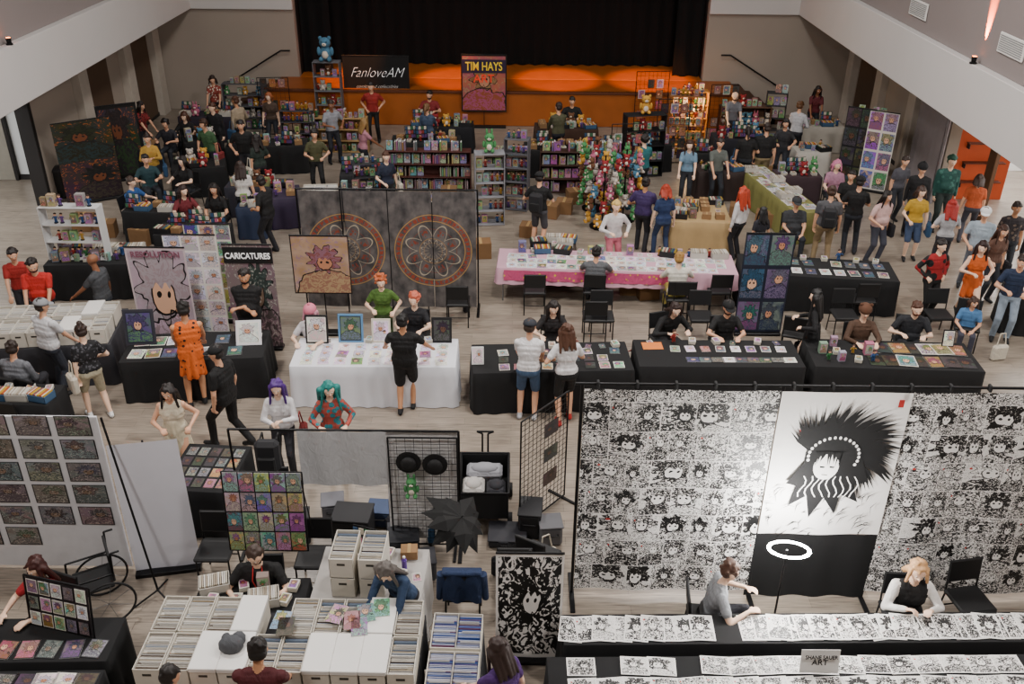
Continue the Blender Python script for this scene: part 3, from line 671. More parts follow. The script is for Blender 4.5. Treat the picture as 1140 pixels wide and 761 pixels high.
def prints(t,nu,nv,w,h,styles,u0=.04,u1=.96,v0=.06,v1=.94,jit=.06,skip=.0,group='art prints laid out on a table',lift=0):
    for i in range(nu):
        for j in range(nv):
            if RN.random()<skip: continue
            s=RN.choice(styles)
            p=at(t,u0+(u1-u0)*(i+.5)/nu,v0+(v1-v0)*(j+.5)/nv,.0003+lift*(i%3))
            put(pr(w,h,s),p,t.rz+RN.uniform(-jit,jit),rx=0,label=LAB[s],group=group)
b=MB(); cv=randmat('cover_colour',.9,.5); b.box((0,0,.125),(.035,.17,.25),cv,.003); b.box((0,.003,.249),(.035*.7,.17*.92,.004),WHT,.001)
BK=tmpl('book',[('b',b)],cat='book')
GB=MB(); GB.box((0,0,.1),(.13,.1,.2),randmat('carton_colour',.8,.6),.003); GB.quad([(-.055,-.0505,.02),(.055,-.0505,.02),(.055,-.0505,.18),(-.055,-.0505,.18)],art('color',1,1,.0)); 
TOYBOX=tmpl('toy_box',[('b',GB)],cat='boxed toy')
def figurine_t(col):
    b=MB(); m1=M(col,.5); b.cyl((0,0,0),(0,0,.015),.04,BLK,n=14); b.cyl((-.015,0,.015),(-.012,0,.08),.012,m1,.015,n=8); b.cyl((.018,0,.015),(.012,0,.08),.012,m1,.015,n=8)
    b.sph((0,0,.11),(.03,.022,.042),m1,10,6); b.sph((0,0,.17),(.026,.026,.03),M('d9a585'),10,6); b.sph((0,.006,.18),(.03,.028,.03),M('3a2418'),10,6,z0=0); b.cyl((-.028,0,.135),(-.055,-.02,.09),.009,m1,n=6); b.cyl((.028,0,.135),(.06,-.02,.12),.009,m1,n=6)
    return tmpl('figurine',[('b',b)],cat='figurine')
FIG=[figurine_t(c) for c in('8a2822','24487a','a07a28','2e6a3a','5a3a7a')]
def plush_t(col,ears='round'):
    m1=M(col,.95,0,0,.2,30); m2=M('e0d4c4',.95)
    body=MB(); body.sph((0,0,.11),(.085,.075,.11),m1); body.sph((0,-.035,.1),(.055,.05,.07),m2)
    hd_=MB(); hd_.sph((0,-.01,.26),(.085,.08,.078),m1); hd_.sph((0,-.075,.245),(.035,.03,.026),m2); hd_.sph((0,-.1,.252),.009,BLK,8,5)
    for q in(-1,1):
        hd_.sph((q*.035,-.078,.28),.009,BLK,8,5)
        if ears=='round': hd_.sph((q*.065,0,.325),(.03,.02,.03),m1,10,6)
        else: hd_.sph((q*.045,0,.36),(.02,.015,.06),m1,10,6)
    parts=[('body',body),('head',hd_)]
    for q in(-1,1):
        parts.append(('arm',MB().sph((q*.095,-.02,.14),(.03,.035,.065),m1,10,6))); parts.append(('foot',MB().sph((q*.06,-.075,.035),(.035,.06,.035),m1,10,6)))
    return tmpl('plush_toy',parts,cat='plush toy')
PL=[plush_t('4a7a96'),plush_t('b0607a','long'),plush_t('c8963c'),plush_t('6a4630'),plush_t('4a8a54','long'),plush_t('b8b0a8'),plush_t('8a262a')]
PLN=['blue','pink long-eared','golden','brown','green long-eared','cream','red']
def cbox_t(full,lid,comics):
    CB=M('d2ccc0',.85,0,0,.06,4); L,Wd,Hh=.5,.27,.27
    b=MB(); t=.008
    for x in(-Wd/2+t/2,Wd/2-t/2): b.box((x,0,Hh/2),(t,L,Hh),CB,.001)
    for y in(-L/2+t/2,L/2-t/2): b.box((0,y,Hh/2),(Wd,t,Hh),CB,.001)
    b.box((0,0,t/2),(Wd,L,t),CB,.001); b.box((0,-L/2-.001,Hh*.72),(.09,.004,.03),M('3a3630'),.001)
    parts=[('box_body',b)]
    if comics:
        c=MB(); n=46
        for i in range(n):
            y=-L/2+.02+(L-.04)*i/n; cm=M(('d8d4cc','c4beb4','a89880','e0dcd4','6a7a90','4a3a34') [RN.choice([0,0,1,1,2,3,4,5])] if comics==1 else RN.choice(['2a4484','a8b0c8','4a64a0','c8c6d0','6a3a54']),.5)
            c.box((RN.uniform(-.004,.004),y,Hh*.45+RN.uniform(-.008,.01)),(Wd-.03,.005,Hh*.88),cm,.0008,Matrix.Rotation(RN.uniform(-.12,.0),3,'X'))
        parts.append(('comics',c))
        for k in range(3): parts.append(('divider_card',MB().box((RN.uniform(-.05,.05),-.15+k*.14,Hh*.52),(Wd-.06,.003,Hh*.98),WHT,.0005)))
    if lid: parts.append(('lid',MB().box((0,0,Hh+.002),(Wd+.012,L+.012,.055),WHT,.006)))
    o=tmpl('comic_box',parts,cat='storage box')
    for ch in o.children:
        if ch.name.startswith('comics'): ch['kind']='stuff'
    return o
CB1=[cbox_t(1,0,1) for _ in range(3)]; CBB=[cbox_t(1,0,2) for _ in range(2)]; CBL=cbox_t(1,1,0)
def cbox(p,rz,k=None,group='white cardboard comic boxes on a table'):
    k=RN.random() if k is None else k
    if k<.65: return put(RN.choice(CB1),p,rz,label='open white cardboard box packed with bagged comics',group=group)
    if k<1: return put(CBL,p,rz,label='white cardboard comic box with lid on',group=group)
    return put(RN.choice(CBB),p,rz,label='open white cardboard box of blue-spined bagged comics',group=group)
def clutter(t,nu,nv,kinds,u0=.04,u1=.96,v0=.1,v1=.9,skip=.1,group='merchandise on a vendor table'):
    for i in range(nu):
        for j in range(nv):
            if RN.random()<skip: continue
            p=at(t,u0+(u1-u0)*(i+.5+RN.uniform(-.12,.12))/nu,v0+(v1-v0)*(j+.5)/nv,.0005); k=RN.choice(kinds); a=t.rz+RN.uniform(-.3,.3)
            item(k,p,a,group)
b=MB()
for k in range(8): b.box((RN.uniform(-.004,.004),RN.uniform(-.004,.004),.005+k*.008),(.11,.15,.007),M(RN.choice(['d0ccc2','b0a898','c0bcb0'])),.001)
b.quad([(-.05,-.07,.066),(.05,-.07,.066),(.05,.07,.066),(-.05,.07,.066)],art('color',1,1,.08)); STK=tmpl('card_stack',[('b',b)],cat='card stack')
b=MB(); b.cyl((0,0,0),(0,0,.15),.032,M('5a3a90',.2),n=12); b.cyl((0,0,.15),(0,0,.18),.032,M('5a3a90',.2),.014,n=12); c=MB().cyl((0,0,.18),(0,0,.2),.017,WHT,n=10); BOT=tmpl('drink_bottle',[('bottle',b),('cap',c)],cat='bottle')
b=MB(); b.box((0,0,.06),(.2,.16,.12),M('8a6a48',.9),.004); b.box((0,0,.121),(.04,.16,.002),M('a88858'),.0005); SBX=tmpl('small_carton',[('b',b)],cat='box')
# countertop rack with sloping tiers of cards
b=MB().tube([(-.16,-.08,0),(-.16,.1,.34),(.16,.1,.34),(.16,-.08,0),(-.16,-.08,0)],.006,DKST); c=MB()
for k in range(3): c.box((0,-.05+.05*k,.05+.1*k),(.31,.05,.008),DKST,.001)
CRK=[('frame',b),('tier',c)]
for k in range(3):
    for i in range(4):
        q=MB(); q.box((-.112+i*.075,-.045+.05*k,.10+.1*k),(.062,.006,.09),M(RN.choice(['8a3028','28486a','c8a028','c8c0b0','3a6a4a','5a3a70','a85a78'])),.001); CRK.append(('card',q))
CARDR=tmpl('card_rack',CRK,cat='rack')
def tray_t(crt,cols):
    b=MB(); CRT=M(crt,.6)
    b.box((0,0,.01),(.34,.24,.02),CRT)
    for x,y,sx,sy in((-.165,0,.01,.24),(.165,0,.01,.24),(0,-.115,.34,.01),(0,.115,.34,.01)): b.box((x,y,.06),(sx,sy,.12),CRT,.002)
    bb=MB()
    for i in range(14): bb.box((-.145+i*.022,0,.075),(.014,.2,.12),M(RN.choice(cols)),.001)
    t=tmpl('merchandise_tray',[('tray',b),('cards',bb)],cat='tray')
    for ch in t.children:
        if ch.name.startswith('cards'): ch['kind']='stuff'
    return t
TRAYS=[tray_t('16161a',['8a3028','28486a','c8c0b0','3a3a3e','a0822e','4a6a4a']),tray_t('b8b4ac',['c8c0b0','d8d4cc','a89a88','8a3028']),tray_t('3a5a7a',['d8d4cc','c8a028','28486a','b85a28'])]
TRN=['black','white','blue']
def item(k,p,a,group,scale=None):
    if k=='fig': put(RN.choice(FIG),p,a,label='small painted figurine on a round base',group=group,scale=scale or RN.uniform(.8,1.3))
    elif k=='box': put(TOYBOX,p,a,label='boxed collectible toy with picture front',group=group,scale=scale or RN.uniform(.7,1.3))
    elif k=='plush':
        q=RN.randrange(len(PL)); put(PL[q],p,a,label=PLN[q]+' plush toy animal sitting up',group=group,scale=scale)
    elif k=='book': put(BK,p,a,label='upright paperback with coloured cover',group=group)
    elif k=='stack': put(STK,p,a,label='low stack of printed cards and flyers',group=group)
    elif k=='carton': put(SBX,p,a,label='small brown cardboard carton',group=group)
    elif k=='crack': put(CARDR,p,a,label='black countertop rack with tiers of cards',group=group)
    elif k=='bottle': put(BOT,p,a,label='plastic drink bottle with screw cap',group=group)
    elif k=='tray': 
        q=RN.randrange(3); put(TRAYS[q],p,a,label=TRN[q]+' tray filled with upright cards and cases',group=group)
    elif k=='card': put(pr(.1,.14,RN.choice(['color','pastel','night'])),p,a,label='small illustrated card lying flat',group=group)
def banner(px,py,w,h,mat,label,z=0,yaw=0,base=True,txt=None,zb=.06,frame=DKST,amp=.004,name='banner_stand',plate=None,shear=0):
    p=G(px,py,z) if py is not None else px
    parts=[('banner_sheet',MB().sheet(w,h,mat,amp,1.2,16,6,z0=zb))]
    parts.append(('base',MB().box((0,.02,.03),(w*.98,.2,.06),frame,.012)) if base else ('bottom_bar',MB().cyl((-w/2,0,zb),(w/2,0,zb),.01,frame)))
    parts.append(('pole',MB().cyl((0,.05,.03),(0,.05,h+zb),.012,frame,n=8))); parts.append(('top_rail',MB().cyl((-w/2,.0,h+zb),(w/2,.0,h+zb),.015,frame,n=8)))
    if plate:
        for (col,x_,z_,pw,ph_) in plate: parts.append(('title_panel',MB().box((x_,-.012,z_),(pw,.006,ph_),M(col,.7),.001)))
    o=thing(name,parts,(p.x,p.y,z),math.radians(-yaw),label,'banner')
    if txt:
        for (s_,size,col,zz,sx) in txt: text(s_,size,M(col,.6,0,.15),o,(0,-.022,zz),sx=sx,shear=shear,off=.004)
    return o
def gridwall(p,w,h,rz,label,z0=.03,sp=.1,mat=DKST,feet=True):
    b=MB(); n=int(w/sp); m_=int(h/sp)
    for i in range(n+1): x=-w/2+w*i/n; b.cyl((x,0,z0),(x,0,z0+h),.004,mat,n=4,smooth=False)
    for j in range(m_+1): z=z0+h*j/m_; b.cyl((-w/2,.006,z),(w/2,.006,z),.004,mat,n=4,smooth=False)
    fr=MB().tube([(-w/2,0,z0),(w/2,0,z0),(w/2,0,z0+h),(-w/2,0,z0+h),(-w/2,0,z0)],.012,mat)
    parts=[('wire_grid',b),('frame',fr)]
    if feet:
        for x in(-w/2+.05,w/2-.05): parts.append(('foot',MB().box((x,0,.015),(.04,.5,.03),mat)))
    return thing('gridwall_panel',parts,p,rz,label,'display panel')
def shelf(px,py,w,h,d,n,col,rz=0,fill=('book',),label='shelving unit filled with comics and books',z=0,dens=1.0,back=True,top=True):
    p=G(px,py,z) if py is not None else px
    m1=M(col,.6); parts=[]
    for x in(-w/2+.01,w/2-.01): parts.append(('side_panel',MB().box((x,0,h/2),(.02,d,h),m1)))
    for k in range(n+1): parts.append(('shelf',MB().box((0,0,.02+(h-.03)*k/n),(w-.042,d-.002,.018),m1)))
    if back: parts.append(('back_panel',MB().box((0,d/2-.004,h/2),(w-.045,.006,h-.01),m1,.001)))
    thing('display_shelf',parts,(p.x,p.y,z),rz,label,'shelf')
    R2=Matrix.Rotation(rz,3,'Z'); gh=(h-.03)/n
    for k in range(n+1 if top else n):
        x=-w/2+.06; zz=z+.03+(h-.03)*k/n
        while x<w/2-.06:
            f=RN.choice(fill); st={'book':.05,'box':.16,'fig':.12,'plush':.2,'face':.19}[f]/dens
            if RN.random()<.88:
                q=Vector(p)+R2@Vector((x+st*.3,-.02,0)); q.z=zz+.0005
                if f=='face':
                    fh=min(.24,gh*.85) if k<n else .24
                    put(pr(.16,.24,'color',1,1,0,'comic_book'),q+Vector((0,0,fh/2)),rz,rx=1.35,label='comic with colourful cover facing out',group='comics faced out on a display shelf',scale=fh/.24)
                elif f=='book': put(BK,q,rz,label='upright paperback with coloured spine',group='books on a display shelf',scale=(min(1,(gh*.9)/.25) if k<n else 1)*RN.uniform(.85,1))
                else: item(f,q,rz,'goods on a display shelf',scale=min(1.0,(gh*.85)/(.2 if f!='plush' else .4)) if k<n else None)
            x+=st

# ---- near: comic box table
tA=table((150,770),(462,776),1.12,M('2a2a2e',.9),label='long folding table holding rows of comic boxes')
for i in range(10):
    for j in range(2):
        if j==1 and i in (4,): continue
        cbox(at(tA,(i+.5)/10,.26+.47*j),tA.rz)
tB=table((472,790),(531,792),1.1,M('2a2a2e',.9),label='small table holding two boxes of comics',h=.62)
for i in range(2):
    for j in range(2): cbox(at(tB,.26+.49*i,.25+.49*j),tB.rz,2,group='boxes of blue-spined comics')
for px,py,s in((313,690,'color'),(375,683,'color'),(392,690,'warm'),(408,682,'color'),(425,676,'color'),(318,697,'dark'),(400,697,'color')):
    put(pr(.17,.26,s,1,1,0,'comic_book'),G(px,py,1.06),RN.uniform(-.3,.3),label='loose comic with colourful cover lying on boxes',group='loose comics on the boxes')
p=G(258,722,1.05); b=MB(); b.sph((0,0,.06),(.13,.1,.1),M('4a4c50',.9,0,0,.3,20,True),12,8,z0=-.6); b.sph((.05,.08,.05),(.08,.1,.07),M('4a4c50',.9,0,0,.3,20,True),10,6,z0=-.6); b.sph((-.06,.05,.09),(.05,.07,.06),M('4a4c50',.9,0,0,.3,20,True),10,6)
thing('cloth_bag',[('b',b)],p,label='crumpled grey cloth bag resting on comic boxes',cat='bag')
tF=table((212,682),(336,682),.55,CLOTH,label='small black table behind the comic vendor')
clutter(tF,4,2,['stack','tray','box'],skip=.2)
gp=G(300,612,.76)
fr=MB().tube([(-.47,0,0),(.47,0,0),(.47,.12,1.08),(-.47,.12,1.08),(-.47,0,0)],.01,DKST); sp_=[('frame',fr)]
for k in range(4): sp_.append(('ledge',MB().box((0,.0+.03*k,.01+.27*k),(.92,.05,.008),DKST,.002)))
for x in(-.44,.44): sp_.append(('back_leg',MB().cyl((x,.12,1.05),(x,.4,0),.008,DKST,n=6)))
sp_.append(('backing',MB().box((0,.075,.54),(.9,.004,1.08),M('2a2a30'),.001,Matrix.Rotation(-.11,3,'X'))))
thing('comic_rack',sp_,(gp.x,gp.y,.757),0,'black wire rack holding rows of comics','rack')
for r in range(4):
    for c in range(5):
        put(pr(.17,.25,'color',1,1,0,'comic_book'),Vector((gp.x-.37+c*.185,gp.y+.03*r,.757+.145+.27*r)),0,rx=math.pi/2-.11,label='comic with colourful cover standing in rack',group='comics on the wire rack')
tF2=table((345,668),(468,672),.9,M('a8a4a0',.9),label='small pale table with comic boxes on top')
for i in range(2):
    cbox(at(tF2,.3+.26*i,.35,0),tF2.rz,.1); 
    cbox(at(tF2,.3+.26*i,.35,.285),tF2.rz,.1)
item('bottle',at(tF2,.8,.6),0,'drinks on the tables'); clutter(tF2,2,2,['stack','card'],.7,.98,.05,.6,skip=0); clutter(tF2,4,1,['carton','crack','stack'],.05,.95,.75,.98,skip=0)
Yg=9.65
fr=MB(); fr.tube([(-3.5,Yg,0),(-3.5,Yg,1.88),(-.65,Yg,1.88),(-.65,Yg,0)],.016,DKST)
parts=[('frame',fr)]
for x in(-3.5,-2.1,-.65): parts.append(('foot',MB().box((x,Yg,.012),(.05,.6,.024),DKST)))
thing('backdrop_frame',parts,label='black pipe frame holding cloth and wire grid',cat='frame')
b=MB().sheet(1.1,.82,M('c0c1c4',.95,0,0,.05,6,True),.02,2.3,24,6); thing('hanging_cloth',[('c',b)],(-2.1,Yg-.03,1.06),label='pale grey cloth clipped to the frame',cat='cloth')
gridwall((-1.1,Yg-.03,0),.86,1.7,0,'black wire grid panel with hats hung on it',z0=.1)
b=MB().sheet(.92,1.7,M('dad8d8',.95,0,0,.05,6,True),.01,2,16,4); thing('hanging_cloth',[('c',b)],(-1.12,Yg+.05,.14),label='thin white cloth hung behind the wire grid',cat='cloth')
for x,z in((-1.28,1.45),(-.95,1.42)):
    b=MB(); b.sph((0,-.05,0),(.1,.05,.1),BLK,14,8); b.cyl((0,-.01,0),(0,-.02,0),.16,BLK,n=20); thing('brimmed_hat',[('h',b)],(x,Yg-.05,z),label='black brimmed hat hanging on the wire grid',cat='hat')
put(PL[4],(-1.25,Yg-.12,.98),0,label='small green plush toy hung on wire grid',group='plush toys on the wire grid',scale=.8)
b=MB(); rg=random.Random(3); K2=M('060607',.8)
for i in range(13):
    a=2*math.pi*i/13; L=rg.uniform(.3,.5); w=.13; t0=Vector((math.cos(a),math.sin(a),0)); s0=Vector((-math.sin(a),math.cos(a),0)); dr=rg.uniform(.12,.28)
    top=Vector((0,0,.34)); m1=t0*L*.5+Vector((0,0,.34-dr*.4)); e=t0*L+Vector((0,0,.34-dr))
    b.add([top,m1-s0*w,e,m1+s0*w,m1+Vector((0,0,.05))],[[0,1,4],[0,4,3],[1,2,4],[4,2,3]],K2)
sh=MB().cyl((0,0,-.3),(0,0,.4),.008,DKST); hn=MB().tube([(0,0,-.3),(0,0,-.36),(.04,0,-.39),(.08,0,-.36)],.014,BLK)
p=G(503,575,.9); o=thing('umbrella',[('canopy',b),('shaft',sh),('handle',hn)],(p.x,p.y,.72),0,'black umbrella with ragged pointed edges leaning half open','umbrella'); o.rotation_euler=(.5,.3,.3)
p=G(534,590,0); b=MB(); cm=M('101012',.85)
for x,y,sx,sy in((-.33,0,.02,.9),(.33,0,.02,.9),(0,-.45,.68,.02),(0,.45,.68,.02)): b.box((x,y,.42),(sx,sy,.42),cm,.008)
b.box((0,0,.22),(.66,.9,.02),cm)
parts=[('tub',b),('frame',MB().tube([(-.34,-.46,.64),(.34,-.46,.64),(.34,.46,.64),(-.34,.46,.64),(-.34,-.46,.64)],.016,DKST))]
for x in(-.36,.36):
    for y in(-.33,.33): parts.append(('wheel',MB().cyl((x-.035,y,.1),(x+.035,y,.1),.1,BLK,n=18)))
parts.append(('handle',MB().tube([(-.04,.47,.3),(-.04,.56,.9),(-.12,.57,.93),(.12,.57,.93),(.04,.56,.9),(.04,.47,.3)],.014,DKST)))
thing('folding_wagon',parts,(p.x+.05,p.y+.45,0),0,'black fabric folding wagon with a pull handle','wagon')
for x,y,sx,sy,c_ in((-.14,-.15,.3,.34,'b8b4b0'),(.17,-.18,.26,.3,'2a2a30'),(0,.2,.5,.3,'8a8a90')):
    b=MB(); b.box((0,0,.17),(sx,sy,.34),M(c_,.85,0,0,.12,6,True),.04); b.sph((0,0,.33),(sx*.4,sy*.4,.07),M(c_,.85),10,6); thing('storage_bag',[('b',b)],(p.x+.05+x,p.y+.45+y,.235),label='soft bag packed into the folding wagon',cat='bag')
for px,py,yaw in((240,612,180),(573,625,0),(600,618,30),(516,655,0),(1080,668,170),(350,620,180),(303,560,180)): chair(px,py,yaw)
b=MB(); jm=M('1c2c4c',.9,0,0,.25,14,True); b.sheet(.46,.42,jm,.03,2,16,5,z0=.5,y0=-.27); b.sheet(.46,.3,jm,.03,2,16,5,z0=.62,y0=-.19); b.box((0,-.23,.93),(.46,.12,.05),jm,.02); b.cyl((-.24,-.23,.9),(-.27,-.2,.5),.05,jm,.04); b.cyl((.24,-.23,.9),(.27,-.2,.5),.05,jm,.04)
p=G(516,655,.45); thing('jacket',[('j',b)],(p.x,p.y,0),label='blue denim jacket draped over chair back',cat='jacket')
p=G(516,655,.5); b=MB().box((0,0,.03),(.36,.3,.05),M('a8a4a0'),.01); thing('cushion',[('j',b)],(p.x,p.y+.03,.482),label='pale folded cloth on chair seat',cat='cloth')
for px,py,sx,sy,h_,c_ in((395,600,.5,.4,.45,'16161a'),(450,612,.4,.4,.3,'24262c'),(470,640,.35,.3,.3,'3a3a40'),(590,590,.3,.4,.4,'1a1a1e'),(565,600,.5,.4,.12,'2a2a30'),(330,600,.4,.3,.4,'16161a'),(425,580,.35,.3,.25,'3a4a6a'),(372,575,.3,.3,.3,'6a6a70'),(612,600,.3,.3,.3,'5a5a5e')):
    q=G(px,py,0); b=MB().box((0,0,h_/2),(sx,sy,h_),M(c_,.7),.03); l=MB().box((0,0,h_+.012),(sx+.02,sy+.02,.024),M(c_,.6),.008); hh=MB().tube([(-.08,-sy/2-.01,h_*.7),(-.08,-sy/2-.04,h_*.7),(.08,-sy/2-.04,h_*.7),(.08,-sy/2-.01,h_*.7)],.01,DKST)
    thing('storage_crate',[('crate_body',b),('lid',l),('handle',hh)],q,RN.uniform(-.2,.2),'dark plastic storage crate on the floor','crate')
TT=[]
for c_,nm in(('c8c0b0','cream'),('1a1a20','black'),('7a2a2a','dark red'),('2a4a6a','blue')):
    b=MB(); b.box((0,0,.15),(.11,.3,.3),M(c_,.9,0,0,.15,8,True),.035); hn=MB().tube([(0,-.09,.28),(.03,-.05,.52),(.03,.05,.52),(0,.09,.28)],.010,M(c_,.9)); TT.append((tmpl('tote_bag',[('bag_body',b),('strap',hn)],cat='bag'),nm))
for px,py in((480,600),(440,590),(608,632),(295,600),(560,640),(700,420),(60,420),(1110,400),(520,345),(890,395)):
    q=G(px,py,0); t_,nm=RN.choice(TT); put(t_,q,RN.uniform(0,3),label=nm+' tote bag standing on the floor',group='tote bags on the floor')
# ---- right big ink banners
Yn=8.8
fr=MB(); fr.tube([(.78,Yn+.05,0),(.78,Yn+.05,3.08)],.02,DKST); f2=MB().tube([(.7,Yn+.05,3.08),(6.9,Yn+.05,3.08)],.018,DKST); parts=[('upright_pole',fr),('crossbar',f2)]
for x in(3.0,4.4,6.8): parts.append(('upright_pole',MB().cyl((x,Yn+.05,0),(x,Yn+.05,3.08),.016,DKST)))
for x in(.78,3.0,4.4,6.8): parts.append(('foot',MB().box((x,Yn+.05,.012),(.06,.7,.024),DKST)))
for k in range(14): parts.append(('clip',MB().box((.95+k*.43,Yn+.03,3.09),(.03,.07,.08),BLK,.006)))
thing('backdrop_frame',parts,label='black pipe frame carrying large ink-art banners',cat='frame')
for (x0,x1,z0,nx,ny,ph) in((.8,2.96,.12,6.4,7.4,0),(4.42,6.85,.12,7.2,7.4,2)):
    b=MB().sheet(x1-x0,3.04-z0,art('ink',nx,ny,0),.02,2.2,40,10,ph=ph); thing('ink_art_banner',[('b',b)],((x0+x1)/2,Yn,z0),label='large hanging banner covered with black ink character drawings',cat='banner')
KM=M('050507',.8); WM=M('f2efec',.8,0,0,.02); RM=M('b02824',.7)
b=MB().sheet(1.44,2.0,WM,.012,1.5,30,8)
o=bpy.data.objects.new('ink_art_banner',None); COL.objects.link(o); o.location=(3.69,Yn-.01,1.04); setp(o,'white banner with ink drawing of feathered headdress','banner')
k=bpy.data.objects.new('banner_sheet',b.mesh('banner_sheet')); COL.objects.link(k); k.parent=o
d=MB(); rr=random.Random(4); cx,cz=.0,1.12
def poly(pts,mat=KM,y=-.028): d.add([(x,y,z) for x,z in pts],[list(range(len(pts)))],mat)
for k in range(92):
    a=math.radians(-80+k*2.75+rr.uniform(-2,2)); L=rr.uniform(.32,.46)*(1.1 if -.2<a<1.2 else .95); w=rr.uniform(.014,.03); r_=.16
    dirs=[(math.cos(a-.12*q),math.sin(a-.12*q)) for q in range(4)]
    pts=[]
    for q,(c_,s_) in enumerate(dirs): 
        rr_=r_+L*q/3; pts.append((cx+c_*rr_,cz+s_*rr_))
    ca,sa=math.cos(a),math.sin(a); ws=[w*.5,w,w*.9,0]
    poly([(pts[q][0]-sa*ws[q],pts[q][1]+ca*ws[q]) for q in range(3)]+[pts[3]]+[(pts[q][0]+sa*ws[q],pts[q][1]-ca*ws[q]) for q in(2,1,0)],y=-.026-k*.00005)
def ell(x,z,rx_,rz_,mat,y): poly([(x+rx_*math.cos(t*.314),z+rz_*math.sin(t*.314)) for t in range(20)],mat,y)
ell(cx-.02,cz-.03,.27,.25,KM,-.032)
poly([(cx-.26,cz-.05),(cx+.26,cz-.05),(cx+.36,cz-.3),(cx+.22,cz-.34),(cx+.3,cz-.55),(cx+.12,cz-.46),(cx+.1,cz-.7),(cx-.03,cz-.5),(cx-.14,cz-.75),(cx-.2,cz-.48),(cx-.36,cz-.6),(cx-.32,cz-.36),(cx-.42,cz-.33)],y=-.0315)
for k in range(19):
    a=math.radians(-25+k*12); ell(cx-.02+.235*math.cos(a),cz-.01+.215*math.sin(a),.014,.018,WM,-.034)
ell(cx-.07,cz-.13,.12,.15,WM,-.035); 
for k in range(12): 
    x=cx-.2+k*.023; poly([(x,cz+.05),(x+.03,cz+.05),(x+.005+rr.uniform(-.03,.02),cz-.06-rr.random()*.07)],y=-.037)
for q in(-.13,-.04): poly([(cx+q,cz-.12),(cx+q+.05,cz-.126),(cx+q+.04,cz-.142),(cx+q+.005,cz-.138)],y=-.037)
poly([(cx-.1,cz-.215),(cx-.045,cz-.22),(cx-.045,cz-.228),(cx-.1,cz-.223)],y=-.037)
for k in range(9):
    x0_=cx-.26+k*.062; pts=[(x0_+.03*math.sin(q*1.1+k*.7),cz-.24-q*.05) for q in range(6)]; w=.006
    poly([(x-w,z) for x,z in pts]+[(x+w,z) for x,z in pts[::-1]],WM,y=-.0345-k*.0001)
for k in range(60):
    x=rr.uniform(-.52,.5); z=rr.uniform(.18,.75); a=rr.uniform(2.6,4.2); L=rr.uniform(.06,.2); w=rr.uniform(.002,.006)
    poly([(x,z),(x+math.cos(a)*L*.5-w,z+math.sin(a)*L*.5+w),(max(-.56,x+math.cos(a+.4)*L),z+math.sin(a+.4)*L),(x+math.cos(a)*L*.5+w,z+math.sin(a)*L*.5-w)],y=-.0325-k*.00005)
dm=bpy.data.objects.new('ink_figure',d.mesh('ink_figure')); COL.objects.link(dm); dm.parent=o; dm.scale=(1.22,1,1.2); dm.location=(0,0,-.17)
for x_,z_,w_,h_ in((.6,1.88,.06,.1),(-.45,1.5,.03,.05)):
    q=MB(); q.quad([(x_-w_/2,-.03,z_-h_/2),(x_+w_/2,-.03,z_-h_/2),(x_+w_/2,-.03,z_+h_/2),(x_-w_/2,-.03,z_+h_/2)],RM); qo=bpy.data.objects.new('red_seal',q.mesh('red_seal')); COL.objects.link(qo); qo.parent=o
b=MB().sheet(1.5,1.0,M('060608',.95),.02,3,24,4); thing('black_backdrop_cloth',[('b',b)],(3.68,Yn+.02,.02),label='plain black cloth hanging under a banner',cat='cloth')
gridwall((.45,10.4,0),1.0,1.75,math.radians(50),'black wire grid panel standing beside the banners',sp=.08)
for r in range(3): 
    R_=Matrix.Rotation(math.radians(50),3,'Z'); q=Vector((.45,10.4,.6+r*.4))+R_@Vector((.1,-.03,0)); put(pr(.3,.22,'dark',1,1,.03),q,math.radians(50),rx=math.pi/2,label='dark print clipped to wire grid',group='prints on the side wire grid')
p=Vector((3.05,7.98,0)); tor_=MB(); n=40;m_=8; vs=[]
for i in range(n):
    for j in range(m_):
        a=2*math.pi*i/n; q=2*math.pi*j/m_; rr_=.215+.02*math.cos(q); vs.append((rr_*math.cos(a),rr_*math.sin(a),.012*math.sin(q)))
tor_.add(vs,[[i*m_+j,((i+1)%n)*m_+j,((i+1)%n)*m_+(j+1)%m_,i*m_+(j+1)%m_] for i in range(n) for j in range(m_)],M('fffdf5',.3,0,70),smooth=True)
st=MB().cyl((0,0,.35),(0,0,1.5),.012,DKST); parts=[('ring_lamp',tor_,(0,-.05,1.55),(-.30,0,0)),('pole',st)]
for k in range(3): a=k*2.09+.5; parts.append(('tripod_leg',MB().cyl((0,0,.4),(.3*math.cos(a),.3*math.sin(a),.01),.01,DKST,n=6)))
thing('ring_light',parts,p,0,'glowing white ring light on a black tripod','lamp'); light('ring_lamp_light','POINT',(3.15,8.2,1.55),150,(1,.98,.95),.12)
# ---- bottom right tables
tD=table((612,778),(1180,774),.54,CLOTH,label='long black-clothed table covered with ink drawings')
prints(tD,17,2,.30,.24,['ink','ink','ink'],v0=.0,v1=1.0,jit=.1,skip=.04,group='ink drawings on the long table',lift=.005)
tD2=table((628,718),(1180,714),.44,CLOTH,label='long black-clothed table with overlapping ink prints')
prints(tD2,9,1,.26,.37,['ink'],u0=.0,u1=.3,v0=.1,v1=.9,jit=.16,group='overlapping ink prints',lift=.005); prints(tD2,22,1,.26,.37,['ink'],u0=.37,u1=1,v0=.1,v1=.9,jit=.16,group='overlapping ink prints',lift=.005)
p=at(tD,.54,.62); b=MB().box((0,0,.14),(.40,.008,.28),WHT,.002,Matrix.Rotation(-.2,3,'X')); b2=MB().box((0,.08,.1),(.06,.006,.22),WHT,.002,Matrix.Rotation(.35,3,'X'))
o=thing('name_sign',[('card',b),('easel_back',b2)],(p.x,p.y-.02,tD.h+.02),0,'white card sign with bold black artist lettering','sign')
